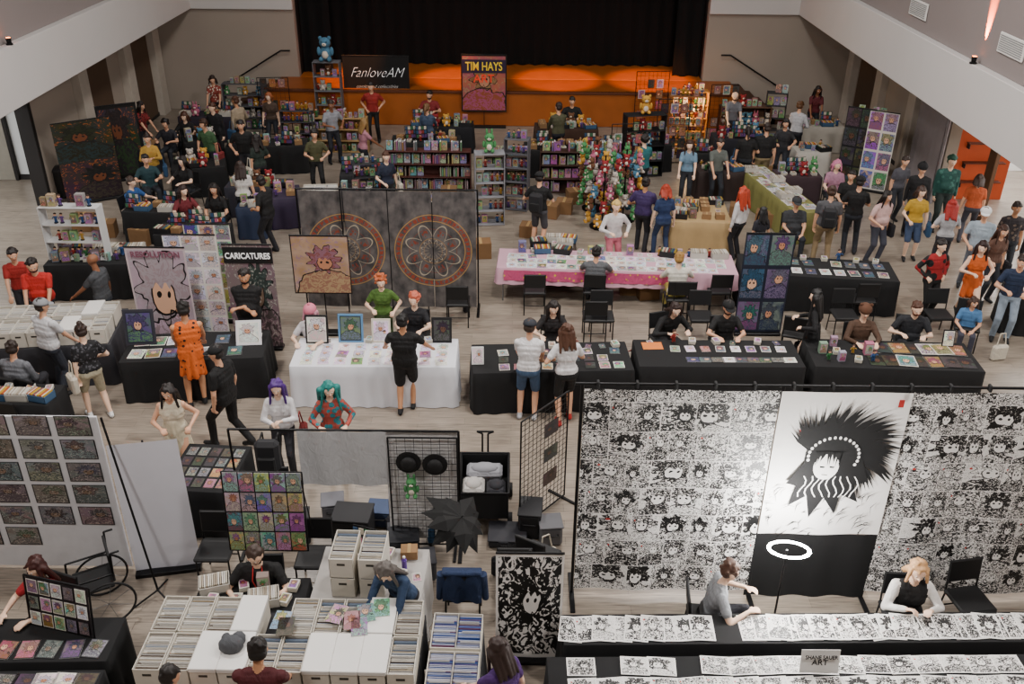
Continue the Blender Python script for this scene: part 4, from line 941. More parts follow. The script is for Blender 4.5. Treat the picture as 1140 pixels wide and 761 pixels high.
text('SHANE SAUER',.062,KM,o,(0,-.028,.2),rot=(math.pi/2-.2,0,0),sx=.85,off=.001); text('ART',.09,KM,o,(0,-.012,.1),rot=(math.pi/2-.2,0,0),off=.001)
banner(Vector((.22,7.75,0)),None,.74,1.56,art('ink',1,1,.02),'narrow standing banner with black ink warrior drawing',amp=.006)
# ---- near left
Yp=9.2
board=MB().box((0,0,1.2),(2.5,.03,2.3),M('d4d4d8',.8),.006)
thing('photo_display_board',[('board',board),('foot',MB().box((-.9,0,.02),(.06,.6,.04),DKST)),('foot',MB().box((.9,0,.02),(.06,.6,.04),DKST))],(-6.1,Yp,0),0,'tall white board covered with dark photo prints','display board')
for c in range(5):
    for r in range(6):
        if r==0 and c>=3: continue
        put(pr(.41,.28,'photo',1,1,.03),Vector((-6.1-1.0+c*.49,Yp-.021,.55+r*.335)),RN.uniform(-.01,.01),rx=math.pi/2,label='dark photographic print pinned to white board',group='photo prints on the display board')
b=MB().sheet(.8,1.95,M('e2e2ec',.9,0,0,.03),.008,1,14,5,z0=.05); thing('blank_banner_stand',[('sheet',b),('base',MB().box((0,0,.03),(.8,.2,.06),DKST)),('pole',MB().cyl((0,.04,0),(0,.04,2.0),.012,DKST))],(-4.38,Yp-.02,0),.2,label='plain white back of a standing banner',cat='banner')
b=MB(); b.cyl((-4.75,Yp-.1,2.4),(-4.35,8.7,.1),.014,DKST); thing('light_stand',[('pole',b),('foot',MB().tube([(-4.6,8.5,.01),(-4.35,8.7,.12),(-4.1,8.5,.01)],.012,DKST)),('foot',MB().tube([(-4.35,9.0,.01),(-4.35,8.7,.12)],.012,DKST))],label='leaning black light stand pole with tripod feet',cat='stand')
tC=table((-30,738),(118,736),.62,CLOTH,label='black-clothed table with framed prints and cards')
prints(tC,5,1,.2,.26,['night','photo','warm'],u0=.1,v1=.5,jit=.15,skip=.1)
tC2=table((-40,794),(96,792),.52,CLOTH,label='black-clothed table with flat prints')
prints(tC2,5,2,.24,.22,['photo','pastel','dark'],u0=.1,jit=.1)
fr=MB().tube([(-.4,0,0),(.4,0,0),(.4,.1,.62),(-.4,.1,.62),(-.4,0,0)],.012,DKST)
p=at(tC,.55,.7); thing('print_rack',[('frame',fr),('backing',MB().box((0,.05,.31),(.76,.004,.6),M('2a2226'),.001,Matrix.Rotation(-.16,3,'X')))],p,-.25,'tilted rack showing rows of small prints','rack')
R2=Matrix.Rotation(-.25,3,'Z')
for r in range(3):
    for c in range(5): 
        q=p+R2@Vector((-.3+c*.15,.0+.034*r,.11+.2*r)); put(pr(.13,.17,RN.choice(['photo','color','pastel'])),q,-.25,rx=math.pi/2-.16,label='small print slotted in tilted rack',group='small prints in the tilted rack')
p=G(108,690,0); parts=[('seat',MB().box((0,0,.5),(.44,.42,.04),BLK,.01)),('backrest',MB().box((0,-.22,.75),(.42,.03,.4),BLK,.01))]
for sx in(-1,1):
    w=MB(); n=28
    pts=[(sx*.28,-.1+.3*math.cos(2*math.pi*i/n),.31+.3*math.sin(2*math.pi*i/n)) for i in range(n+1)]; w.tube(pts,.014,BLK,6)
    for i in range(0,n,4): w.cyl((sx*.28,-.1,.31),pts[i],.003,STEEL,n=4)
    parts.append(('wheel',w)); parts.append(('caster',MB().cyl((sx*.22-.015,.3,.07),(sx*.22+.015,.3,.07),.07,BLK,n=14)))
    parts.append(('side_frame',MB().tube([(sx*.22,.3,.1),(sx*.22,.25,.68),(sx*.22,-.22,.68),(sx*.22,-.24,.98),(sx*.22,-.34,.98)],.013,DKST)))
thing('wheelchair',parts,(p.x,p.y+.15,0),math.radians(120),'black manual wheelchair with spoked wheels','wheelchair')
tE=table((178,545),(252,549),1.05,CLOTH,label='black-clothed table with stacks of magazines')
prints(tE,5,4,.14,.2,['dark','photo','warm'],jit=.04,group='magazines on the black table')
tG=table((322,408),(507,409),.95,WCL,label='long table under a draped white cloth')
prints(tG,9,3,.2,.24,['pastel','color','pastel'],v1=.8,jit=.15,skip=.15); clutter(tG,10,1,['fig','stack','card','box'],v0=.8,v1=.98,skip=.2)
def framed(p,w,h,style,rz,label,fc='101012',lean=.2):
    b=MB().box((0,0,h/2),(w,.02,h),M(fc),.004); a_=MB().quad([(-w*.42,-.0115,h*.07),(w*.42,-.0115,h*.07),(w*.42,-.0115,h*.93),(-w*.42,-.0115,h*.93)],art(style,1,1,.04)); l=MB().cyl((0,.01,h*.7),(0,.16,.02),.006,M(fc),n=6)
    o=thing('framed_picture',[('frame',b),('picture',a_),('easel_leg',l)],p,rz,label,'picture'); o.rotation_euler=(-lean,0,rz)
framed(at(tG,.12,.8),.38,.5,'pastel',tG.rz,'black-framed print with pale mount leaning on easel'); framed(at(tG,.33,.85),.42,.5,'night',tG.rz,'blue painting standing upright on easel','5a88b0'); framed(at(tG,.52,.85),.32,.42,'pastel',tG.rz,'pale framed painting standing on table','d0c8b8'); framed(at(tG,.9,.85),.34,.45,'dark',tG.rz,'dark framed picture standing on table')
b=MB().box((0,0,.16),(.32,.12,.32),BLK,.03); hn=MB().tube([(-.09,0,.3),(-.07,0,.48),(.07,0,.48),(.09,0,.3)],.012,BLK); p=G(410,437,.1); thing('handbag',[('body',b),('handle',hn)],(p.x,p.y-.05,.0),.2,'black handbag with looped handle','bag')
tH=table((527,416),(706,412),.95,label='black-clothed artist table with small prints')
prints(tH,9,3,.17,.2,['warm','color','dark','night'],u0=.15,v1=.8,jit=.1,skip=.2); clutter(tH,8,1,['stack','fig','card'],v0=.75,v1=.95,u0=.3)
tI=table((712,408),(897,409),.9,label='black-clothed artist table with dark prints')
prints(tI,9,1,.22,.16,['pastel','night','photo'],u0=.3,v0=.1,v1=.4,jit=.06); prints(tI,8,1,.16,.2,['warm','color','pastel'],u0=.2,u1=.95,v0=.5,v1=.8,jit=.1); clutter(tI,7,1,['stack','card','fig'],v0=.8,v1=.98)
FLY=tmpl('flyer',[('p',MB().box((0,0,.003),(.34,.24,.006),M('d87830'),.001))],cat='flyer'); put(FLY,at(tI,.11,.75,.002),.05,label='orange flyer lying on the black table')
tJ=table((908,408),(1097,414),.95,label='black-clothed table with posters of figures')
prints(tJ,7,2,.3,.36,['color','dark','warm','dark'],u0=.35,v0=.05,v1=.95,jit=.12,skip=.05,lift=.004); clutter(tJ,4,3,['fig','box','stack'],u1=.4)
framed(at(tH,.03,.3),.2,.3,'pastel',tH.rz,'small white framed price list on table','e0e0e0'); framed(at(tJ,.88,.85),.2,.3,'pastel',tJ.rz,'small framed card standing on table')
def skirt(L,D,h): return [('skirt_banner',MB().sheet(L*.7,.22,spots_mat('c8507c','e0c040',9,.22),.008,9,60,3,z0=h-.24,y0=-D/2-.05,x0=-L*.12))]
tK=table((553,298),(822,306),.95,M('c89cac',.85,0,0,.08,3),label='very long table with pale pink cloth and bright skirt',low=.42,extra=skirt)
prints(tK,22,3,.2,.22,['pastel','pastel','color'],v0=.02,v1=.75,jit=.15,skip=.08); clutter(tK,22,1,['stack','card','fig','box','tray'],v0=.75,v1=.98,skip=.15)
tK2=table((826,304),(1002,314),.95,CLOTH,label='black-clothed table with rows of prints')
prints(tK2,10,2,.2,.26,['pastel','night','color'],jit=.1,skip=.2); clutter(tK2,8,1,['stack','fig'],v0=.8,v1=1)
for px,py,yaw in((595,322,0),(662,352,0),(800,322,0),(760,330,0),(510,335,0),(670,352,180),(780,352,180),(940,350,180),(1045,350,180),(960,332,0),(45,440,20),(20,438,10),(885,370,20),(20,465,10)): chair(px,py,yaw)
tL=table((132,404),(292,398),.95,label='black-clothed table with portfolio of art')
prints(tL,8,2,.24,.3,['color','pastel','night'],jit=.1,skip=.1)
framed(at(tL,.1,.6),.5,.62,'night',tL.rz,'upright board of colourful sticker art','30303a'); framed(at(tL,.88,.45),.42,.42,'pastel',tL.rz,'open portfolio page with portrait drawing','d8d8dc',.5)
tM=table((-40,392),(122,384),1.35,M('2a2a30'),label='long table crowded with white comic boxes')
for i in range(9):
    for j in range(2): cbox(at(tM,(i+.5)/9.2,.22+.42*j),tM.rz)
tN=table((48,296),(150,294),.9,label='table holding toys and white shelf')
clutter(tN,8,3,['box','box','stack','fig','tray'],skip=.1)
tN2=table((-40,448),(52,452),.6,CLOTH,label='small black table beside seated visitors'); clutter(tN2,4,2,['stack','card','tray'])
p=at(tN,.35,.4)
shelf(Vector((p.x,p.y,0)),None,1.15,1.1,.3,3,'d0d0d0',0,('box','fig'),'white open shelving with small boxed toys',z=.76,back=False)
banner(192,385,1.05,1.9,art('mauve',1,1,.03),'tall pale mauve banner with running figure artwork',txt=[('RESOLUTION',.15,'7a4a5a',1.78,.95)])
banner(228,372,.95,1.95,art('pastel',3,6,.06),'banner filled with grid of small character prints')
banner(246,358,.85,1.95,art('color',3,6,.06),'banner filled with pastel sticker designs')
banner(290,388,.86,2.0,art('photo',1,1,.0),'black banner advertising caricatures with a cartoon portrait',txt=[('CARICATURES',.155,'f4f4f4',1.8,.78)],plate=[('08080a',0,1.86,.85,.3)])
banner(G(365,372,0),None,1.05,1.15,art('warm',1,1,.02),'wide orange and blue illustrated fantasy poster',zb=.85)
MA=mandala_mat(); pm=G(438,345,0)
ps=[('crossbar',MB().tube([(-1.68,0,2.5),(1.68,0,2.5)],.018,DKST))]
for x in(-1.68,0,1.68): ps+= [('upright_pole',MB().cyl((x,0,0),(x,0,2.5),.016,DKST)),('foot',MB().box((x,0,.012),(.05,.6,.024),DKST))]
ps.append(('upright_pole',MB().cyl((-.85,-.1,0),(-.85,-.1,2.55),.014,DKST)))
thing('backdrop_frame',ps,pm,0,'black pipe frame carrying four round-patterned cloth panels','frame')
for i in range(4):
    x=-1.24+i*.828; hlf=i%2
    b=MB().sheet(.81,2.38,MA,.02,1,16,6,u0=.5*hlf,u1=.5+.5*hlf,ph=i); thing('mandala_tapestry',[('b',b)],(pm.x+x,pm.y-.04,.1),label='worn grey tapestry panel with fine gold and rust rings',cat='tapestry')
p=G(484,335,0); ps=[('pole',MB().cyl((0,0,.5),(0,0,2.1),.014,DKST))]
for k in range(3): a=k*2.09+.3; ps.append(('tripod_leg',MB().cyl((0,0,.7),(.4*math.cos(a),.4*math.sin(a),.01),.012,DKST,n=6)))
thing('light_stand',ps,p,0,'black tripod light stand','stand')
banner(842,372,.9,2.0,art('night',2,3,.06),'slate blue banner with several framed illustrations')
banner(108,224,1.35,2.0,art('black',1,2,.0),'large black banner with dramatic dark fantasy artwork',yaw=-35); banner(144,200,1.0,1.95,art('black',1,1,.05),'tall black banner with glowing orange artwork',yaw=-30)
banner(944,208,.72,2.05,art('dark',2,4,.05),'dark red banner with rows of pictures',yaw=30); banner(968,213,.72,2.05,art('color',2,4,.06),'dark banner with colourful comic covers',yaw=30)
o=banner(422,137,2.05,1.35,M('08080a',.8),'black sign with flowing white script lettering',zb=.75,base=False)
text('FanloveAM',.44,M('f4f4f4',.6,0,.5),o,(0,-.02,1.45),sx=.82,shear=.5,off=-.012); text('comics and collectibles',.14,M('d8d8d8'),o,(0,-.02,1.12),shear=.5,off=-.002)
banner(539,142,1.4,1.75,art('warm',1,1,.03),'orange and yellow illustrated banner with bold title',zb=.5,txt=[('TIM HAYS',.36,'f8d020',1.78,.72),('ART',.34,'f04020',1.42,1)],plate=[('2a1a3a',0,1.9,1.34,.4)])

# ================================================================= BACK OF HALL
def bt(fl,fr,d=.8,c=CLOTH,kinds=('box','stack','fig','tray','crack','carton'),nu=None,nv=3,label='vendor table covered with small merchandise',skip=.08,h=.75):
    t=table(fl,fr,d,c,label=label,h=h); clutter(t,nu or max(2,int(t.L/.27)),nv if d>.65 else 2,list(kinds),skip=skip,group='merchandise on the vendor tables'); return t
shelf(478,210,2.2,1.05,.35,3,'4a221c',0,('book','book','face'),'long dark red bookcase full of comics')
shelf(563,216,1.1,1.05,.35,3,'3a2e26',0,('face','face'),'low wooden bookcase of graphic novels')
shelf(645,213,2.1,1.1,.35,3,'3c251c',0,('book','face','box'),'long wooden bookcase with comics and toys')
shelf(545,248,.7,1.75,.4,5,'8a8a90',.1,('fig','box'),'tall wire shelf tower packed with figurines',back=False,top=False)
shelf(575,232,.6,1.8,.35,5,'5a5a60',-.2,('fig','box'),'tall narrow rack packed with figurines',back=False)
shelf(370,147,.8,2.15,.4,5,'6a6a70',0,('fig','box','plush'),'tall display tower with plush toys on top',back=False,top=False)
shelf(375,168,1.9,1.0,.35,3,'a8885a',0,('box','fig'),'stepped wooden shelf of small tins and toys')
shelf(335,172,.9,1.3,.35,4,'3a3a40',0,('box','fig'),'dark shelf of small boxed toys',back=False)
shelf(410,240,.6,1.35,.35,4,'2a2a2e',.2,('fig','box'),'black rotating rack of keychains and toys',back=False)
GOLD=M('e8a850',.5,0,1.6)
shelf(763,160,1.05,1.6,.4,4,'c8883a',0,('fig','fig','box'),'wooden display rack lit warm with small items',back=False)
q=G(763,160,0)
for k in range(4): thing('shelf_light_strip',[('s',MB().box((0,0,0),(.95,.02,.02),GOLD,.004))],(q.x,q.y+.12,.38+.39*k),label='warm glowing light strip under display shelf',cat='lamp',group='light strips in the display rack')
light('display_glow','POINT',(q.x,q.y-.5,1.4),55,(1,.62,.25),.1)
shelf(713,195,1.1,1.7,.4,4,'141418',.2,('box','plush'),'black wire cube tower holding toys',back=False,top=False)
shelf(825,158,1.5,1.1,.4,2,'5a4030',0,('box','plush'),'low shelf with orange and red plush toys'); shelf(858,158,.6,1.5,.35,4,'2a2a2e',-.2,('face',),'spinner rack of colourful comics',back=False)
bt((300,222),(333,220),.9,M('2a1e38'),label='table stacked with boxes and games')
tR=table((337,228),(375,227),.7,M('6a6a70'),label='small table of white comic boxes')
for i in range(3): cbox(at(tR,(i+.5)/3,.5),tR.rz,.1)
bt((378,196),(428,195),.8,M('1a1a1e')); bt((435,160),(512,160),.8); bt((585,168),(690,168),.8); bt((250,165),(340,163),.8); bt((190,190),(250,186),.8,CLOTH,('plush','box','fig','tray'))
bt((170,262),(250,262),.7); bt((135,236),(190,238),.6); bt((205,160),(243,156),.7,CLOTH,('plush','box'))
bt((590,276),(640,278),.6,M('3a2e24'),('box','stack','tray')); bt((700,162),(748,162),.8)
bt((775,172),(800,172),.6)
bt((262,232),(292,232),.7,M('24304a'),('tray','box','stack')); bt((440,236),(505,236),.6,CLOTH,('tray','fig','box'),label='black table with trays behind tapestry')
tO=bt((748,247),(815,249),1.5,M('b09468',.85,0,0,.1),('box','stack','card','tray','carton'),nv=5,label='table under a tan cloth with kraft boxes')
bt((778,192),(830,192),.7,M('2a1c1a'),('tray','stack','fig'))
tP=bt((886,238),(918,236),3.4,M('7c7a44',.8,0,0,.15),('stack','card','tray'),nu=2,nv=10,label='long olive-clothed table of prints'); prints(tP,2,10,.3,.32,['color','pastel'],jit=.1,skip=.2)
bt((1120,330),(1200,342),.7,CLOTH,('stack','box','card','tray'))
for x0,x1,y,d_,c_ in((-3.0,-1.2,26.6,.7,'14141a'),(.6,2.4,26.5,.7,'3a2418'),(5.6,7.0,25.7,.7,'1c1c24'),(-9.9,-8.3,27.4,.7,'2a2430'),(8.3,9.6,27.0,.7,'b0aaa0'),(-10.6,-9.6,24.2,.7,'14141a'),(7.6,8.5,24.6,.6,'b8b4ac'),(-6.9,-5.4,21.4,.7,'2a2a34'),(-4.2,-3.0,21.2,.6,'14141a'),(6.6,7.7,22.6,.6,'3a2a30')):
    bt(W(x0,y,.75),W(x1,y,.75),d_,M(c_,.9),('box','box','tray','fig','plush','stack','crack','carton'),skip=.03)
shelf(Vector((4.9,26.8,0)),None,1.0,1.7,.35,4,'8a5a30',-.1,('fig','box'),'narrow wooden rack of small toys',back=False)
shelf(Vector((-8.3,28.9,0)),None,1.2,1.4,.35,4,'4a4a50',0,('box','plush'),'grey shelf of toys by the stage steps',back=False)
shelf(Vector((9.6,25.3,0)),None,.7,1.6,.35,5,'c8c8c8',-.6,('face',),'white rack of comics facing forward',back=False)
rk=[('pole',MB().cyl((0,0,0),(0,0,1.75),.02,DKST)),('base',MB().cyl((0,0,0),(0,0,.03),.3,DKST,n=18))]
for z in(.35,.7,1.05,1.4):
    r_=MB()
    for k in range(6): a=k*1.047; r_.cyl((0,0,z),(.32*math.cos(a),.32*math.sin(a),z+.02),.007,DKST,n=6)
    rk.append(('hook_ring',r_))
for cxp,cyp in ((670,252),(693,244),(661,232)):
    q0=G(cxp,cyp,0); thing('spinner_stand',[(n_,m_) for n_,m_ in rk],q0,0,'black spinner stand hung with plush toys','stand')
    for z in(.12,.47,.82,1.17,1.45):
        for k in range(6):
            a=k*1.047+z; i_=RN.choice([0,1,2,2,3,3,4,5,5,6]); put(PL[i_],(q0.x+.34*math.cos(a),q0.y+.34*math.sin(a),z),a+math.pi/2,label=PLN[i_]+' plush toy hanging on spinner stand',group='plush toys on spinner stands',scale=.85)
for px,py,h_,k,s in((370,147,2.165,0,2.0),(545,248,1.765,4,1.3),(713,195,1.715,2,1.4)):
    q=G(px,py,0); put(PL[k],(q.x,q.y,h_),0,label='large '+PLN[k]+' plush toy on top of display',group='large plush toys',scale=s)
for px,py,w_,h_ in((722,150,1.0,1.9),(745,182,.9,1.8),(694,205,.8,1.6),(800,158,.8,1.7),(310,150,.9,1.7)):
    q=G(px,py,0); gridwall(q,w_,h_,.1,'black wire grid panel of merchandise',sp=.12)
    for r in range(5):
        for c in range(3):
            if RN.random()<.75 and .3+r*.32<h_-.1: put(pr(.2,.26,RN.choice(['color','dark','warm'])),(q.x-w_/2+.18+c*.27,q.y-.045,.3+r*.32),.1,rx=math.pi/2,label='packaged print hung on black wire grid',group='prints on wire grids')
CRD=M('7a5a3a',.9)
for px,py in((628,236),(612,241),(588,262),(520,268),(535,285),(720,330),(700,325),(310,240),(322,243),(352,245),(160,270),(225,275),(820,240),(860,200),(500,222),(640,225),(120,262),(95,255),(850,250),(385,215)):
    q=G(px,py,0); s_=RN.uniform(.75,1.15); b=MB().box((0,0,.17*s_),(.42*s_,.36,.34*s_),CRD,.006); tp=MB().box((0,0,.342*s_),(.06,.36,.003),M('a88858'),.001); thing('cardboard_box',[('box_body',b),('packing_tape',tp)],q,RN.uniform(-.4,.4),'brown cardboard carton sealed with tape','box',group='cardboard cartons on the floor')

# ================================================================= PEOPLE
P=person
P(40,632,200,'sit','seated person with dark auburn hair in red shirt','a02028','1a1a20',('long','3a1612'),0,arms='table',fem=True)
P(190,752,20,'stand','person with dark hair in white top at comic table','c8c4c4','2a2a30',('short','1c1614'),1,arms='table',fem=True,h=1.62)
P(287,724,0,'stand','short-haired man in maroon shirt browsing comic boxes','4a1218','22222a',('short','15100e'),2,arms='table',lean=14,w=1.15)
P(284,618,178,'sit','bearded man in black shirt with red lanyard seated at comics','0e0e10','22222a',('short','3a2a22'),0,arms='table',lean=8,pitch=25,beard='3a2a22',lanyard='c02828',w=1.15,glasses=True)
P(428,636,205,'stand','grey-haired woman in denim jacket leaning over comic boxes','2c405e','22222a',('long','5a5450'),0,arms='table',sleeve='long',lean=28,pitch=30,fem=True,h=1.65)
P(553,722,-45,'stand','woman in purple top reaching into comic boxes','4a2a6a','22222a',('long','2c1c18'),0,arms='reachl',fem=True,h=1.65,lean=12)
P(813,636,95,'sit','curly-haired man in grey shirt seated sideways','8a8c90','22222a',('curly','4a3022'),0,arms='table',lean=12)
P(1022,636,185,'sit','blonde person in dark top with loose white sleeves','141416','1a1a20',('bob','d0a070'),0,arms='lap',sleeve='long',slv='dcd8d4',fem=True,w=1.1,tgt=((.14,.3,.9),(.14,.3,.9)))
P(187,437,170,'stand','woman with long dark hair in cream off-shoulder dress','e4d8c0','d8ccb0',('long','1a1210'),1,arms='chat',sleeve='none',fem=True,h=1.65,legs='skin',dress=.5)
P(240,394,-70,'walk','man in black cap and black clothes walking past','0c0c0e','0e0e10',('short','1a1412'),1,h=1.78,hat=('cap','0e0e10'),w=1.15)
FL=spots_mat('d0601c','141210',10,.22)
P(204,345,-20,'stand','person in orange tunic with black patches at table',FL,FL,('short','15100e'),2,h=1.84,sleeve='none',arms='table',dress=.40,legs='skin',w=1.05)
P(308,432,175,'stand','person with purple hair in white top holding phone','dcdadc','2a2a30',('long','4a2474'),0,arms='phone',fem=True,h=1.64,sleeve='long')
P(366,434,170,'stand','person with teal hair in multicoloured costume',spots_mat('a84a40','2a7a84',12,.45),'d8d4c8',('wig','1e7a74'),0,arms='chat',fem=True,h=1.62,sleeve='long')
P(448,358,2,'stand','man in black t-shirt and shorts browsing white table','0c0c0e','101012',('short','0e0c0c'),2,h=1.75,arms='wide',legs='short',w=1.15)
P(590,364,5,'stand','man in dark cap, white t-shirt and denim shorts','dcdadc','3f5674',('short','3a2a20'),1,h=1.76,hat=('cap','2a2e36'),arms='table',legs='short',shoe='b8b8bc')
P(631,369,-8,'stand','person with long brown hair, white shirt and black shorts','dcdadc','121214',('long','4a2c1c'),1,h=1.72,arms='chat',legs='short',fem=True,shoe='b02a28')
P(424,314,180,'stand','person with ginger hair in green costume behind table','4a6a2a','3a4a28',('afro','b0582e'),0,arms='chat',fem=True,h=1.6)
P(461,334,185,'sit','person with orange-pink hair in dark clothes seated','121218','1a1a20',('curly','c06048'),0,arms='table',fem=True)
P(345,348,180,'sit','seated person in pink knit hat and white top','d0ccd0','3a3a40',('bob','d898a8'),0,hat=('beanie','d87a90'),arms='table',fem=True)
P(616,343,182,'sit','seated woman with long dark hair behind black table','1a1618','1a1a1e',('long','1c1412'),0,arms='table',fem=True,pitch=20)
P(752,345,160,'sit','seated person in black top leaning over table','0e0e10','1a1a1e',('bob','2a1a16'),0,arms='table',lean=20,sleeve='long')
P(811,343,180,'sit','seated man in black cap and black shirt at table','0e0e10','1a1a1e',('short','1a1210'),1,arms='table',hat=('cap','0e0e10'),beard='1a1210')
P(908,330,-70,'stand','person with long black hair in black costume','0c0c10','0c0c10',('wig','0a080a'),0,fem=True,h=1.66,legs='skin',dress=.45,sleeve='long',arms='chat')
P(963,347,180,'sit','seated person in brown hat with ears','4a3426','2a2a30',('short','3a2418'),0,arms='table',hat=('ears','5a3a28'),sleeve='long')
P(1021,344,190,'sit','seated man with reddish beard in dark shirt','1a1c22','2a2a30',('short','4a2a1a'),0,arms='table',beard='6a3418',lean=10,w=1.15)
P(1084,337,200,'sit','seated child in blue top near table','4a78a8','3a3a48',('bob','3a241a'),1,arms='lap',h=1.4)
P(664,281,5,'sit','dark-haired man in grey shirt seated with back turned','5a5c60','2a2a30',('short','181210'),1,arms='table',w=1.1)
P(756,288,0,'sit','blond person in white top seated with back turned','d0ccc0','a8984a',('short','a07a42'),0,arms='table')
P(601,198,20,'stand','man in black shirt and cap with backpack','0e0e10','4a4a50',('short','1a1210'),1,h=1.78,legs='short',hat=('cap','121214'),arms='chat',bag='backpack')
P(272,308,178,'stand','bearded man in black shirt with arms crossed','0c0c0e','1a1a1e',('short','1c1412'),2,h=1.78,arms='cross',beard='1c1412',w=1.2)
P(36,296,170,'stand','stocky bearded man in bright red shirt','b82620','2a2a30',('short','1c1412'),1,h=1.74,arms='table',beard='1c1412',w=1.2,lean=10)
P(14,284,160,'stand','person in red shirt sorting comic boxes','982420','2a2a30',('short','1c1412'),1,h=1.7,arms='table')
P(103,290,-80,'stand','man in grey t-shirt beside comic boxes','3e4044','22262e',('bald','000000'),3,h=1.8,arms='reachl')
P(47,341,25,'stand','man in white t-shirt browsing comic boxes','d0d0d4','2a2e38',('short','2a1e18'),1,h=1.75,arms='table',w=1.1,hat=('cap','8a8c90'))
P(90,369,-40,'stand','woman in dark plaid shirt and light trousers with bag',spots_mat('121216','4a4a50',20),'a8a088',('bun','2a1a14'),0,h=1.66,arms='carry',fem=True,legs='short',shoe='e0e0e0')
P(14,388,10,'sit','seated man in grey hooded top','6a6c72','2a2a30',('short','2a1e18'),1,arms='lap',sleeve='long',w=1.15)
P(290,203,-70,'stand','man in black shirt standing near banners','0e0e10','1c1c22',('short','1a1210'),2,h=1.76,arms='chat',w=1.1)
P(146,203,100,'sit','seated man in bright blue shirt','24508a','22262e',('short','3a2a22'),0,arms='table',w=1.15)
P(162,178,150,'sit','seated person in dark teal top','1c3a40','22262e',('short','1a1210'),1,arms='table')
P(203,180,200,'sit','seated person in black at vendor table','101012','22262e',('long','1a1210'),0,arms='table',fem=True)
P(204,213,150,'sit','seated woman in maroon top','6a2028','22262e',('long','2a1814'),0,arms='table',fem=True)
P(238,211,180,'sit','seated woman in black top with dark hair','101012','22262e',('long','1a1210'),1,arms='lap',fem=True)
P(184,138,180,'sit','seated person in dark shirt behind table','22222a','22262e',('curly','1a1210'),1,arms='table')
P(205,130,180,'sit','seated person in black behind table','101012','22262e',('bob','4a2a1a'),0,arms='table')
P(299,108,180,'stand','person with auburn hair standing behind table','4a3a30','22262e',('bob','8a4a22'),0,h=1.65,fem=True)
P(268,140,170,'stand','man in black shirt and dark trousers','0e0e10','1c1c22',('short','1a1210'),1,h=1.78,w=1.1,arms='carry')
P(285,155,-40,'stand','person in dark green top browsing','24302a','1c1c22',('long','1a1210'),1,h=1.65,fem=True,arms='carry')
P(413,97,180,'stand','man in red shirt and black trousers near sign','902420','101012',('short','1a1210'),1,h=1.8,arms='hips')
P(478,106,180,'sit','man in dark red shirt behind vendor table','7a2022','151517',('short','1a1210'),1,arms='table',w=1.2,beard='1a1210')
P(637,113,180,'sit','man in black shirt behind vendor table','0e0e10','151517',('short','1a1210'),1,arms='table',w=1.2)
P(350,150,175,'stand','person in olive top behind toy shelves','4a4a30','151517',('curly','1a1210'),1,arms='chat',h=1.7)
P(236,120,190,'stand','person in black hooded top near wall','121216','151517',('short','4a2a1a'),0,sleeve='long',h=1.72)
P(430,175,150,'stand','person in dark blue top browsing shelves','1c2438','151517',('pony','4a2c1c'),0,fem=True,h=1.64,arms='carry')
P(854,143,5,'stand','man in black t-shirt and khaki trousers','0e0e10','8a7a5c',('short','2a1c16'),1,h=1.8,w=1.15)
P(833,147,15,'stand','person in black shirt and dark jeans','101012','22262e',('pony','1a1210'),1,h=1.7,arms='carry')
P(875,138,200,'stand','person in dark grey top near racks','2a2a2e','22262e',('bob','1a1210'),1,h=1.68,fem=True,arms='chat')
P(802,160,170,'stand','man in grey shirt behind tan table','5a605c','22262e',('short','2a1c16'),1,h=1.72,arms='table')
P(768,162,190,'stand','person in pale blue top behind tan table','6a88a0','22262e',('long','3a2418'),0,h=1.65,fem=True,arms='table')
P(719,204,20,'stand','person in purple and black shirt','3a2a58','1c1c22',('short','1a1210'),2,h=1.72,w=1.1,arms='chat')
P(741,212,-10,'stand','red-haired person in navy top','22345a','2a3a5a',('bob','a0341c'),0,h=1.66,fem=True)
P(686,230,170,'stand','person in white shirt and pink trousers costume','d0cccc','c87080',('short','c8a860'),0,h=1.7,sleeve='long',arms='chat')
P(827,214,-40,'stand','red-haired person in white shirt','d8d6d6','1c1c22',('wig','b03a1c'),0,h=1.66,sleeve='long')
P(849,236,-20,'stand','shorter person with long black hair','22222a','1c1c22',('long','0e0c0e'),1,h=1.45,fem=True)
P(887,226,180,'sit','seated man in dark grey shirt and cap','2e3034','22262e',('short','1a1210'),1,arms='lap',hat=('cap','2e3034'),w=1.2)
P(926,214,10,'stand','man with backpack, grey shirt and tan trousers','4a4a4e','8a7658',('short','3a2418'),1,h=1.78,bag='backpack',w=1.1)
P(958,203,15,'stand','man in black cap and black t-shirt','0e0e10','22262e',('short','1a1210'),1,h=1.8,hat=('cap','0e0e10'),arms='chat')
P(988,219,160,'stand','dark-haired woman in pale pink top','d0aca8','3a3c48',('long','1a1210'),1,h=1.66,fem=True,w=1.15,arms='carry')
P(932,184,190,'sit','seated person with pink hair','a87a90','22262e',('bob','c87898'),0,arms='lap',fem=True)
P(948,196,200,'sit','seated man in black shirt beside olive table','101012','22262e',('short','1a1210'),1,arms='lap')
P(1027,188,200,'stand','person in black hooded top','101014','1c1c22',('short','1a1210'),1,h=1.76,sleeve='long',hat=('beanie','101014'))
P(1060,180,185,'stand','person in teal armour costume',spots_mat('1c4a44','3a6a60',10),'24302e',('curly','1e4a3a'),0,h=1.82,sleeve='long',w=1.15)
P(1026,214,190,'stand','person in mustard yellow shirt and shorts','b8922a','3a4a68',('bob','3a241a'),0,h=1.68,fem=True,legs='short',arms='carry')
P(1060,229,10,'stand','person with red hair in white and grey top','a8a8ac','2a2a32',('long','a02a24'),0,h=1.66,fem=True,arms='chat')
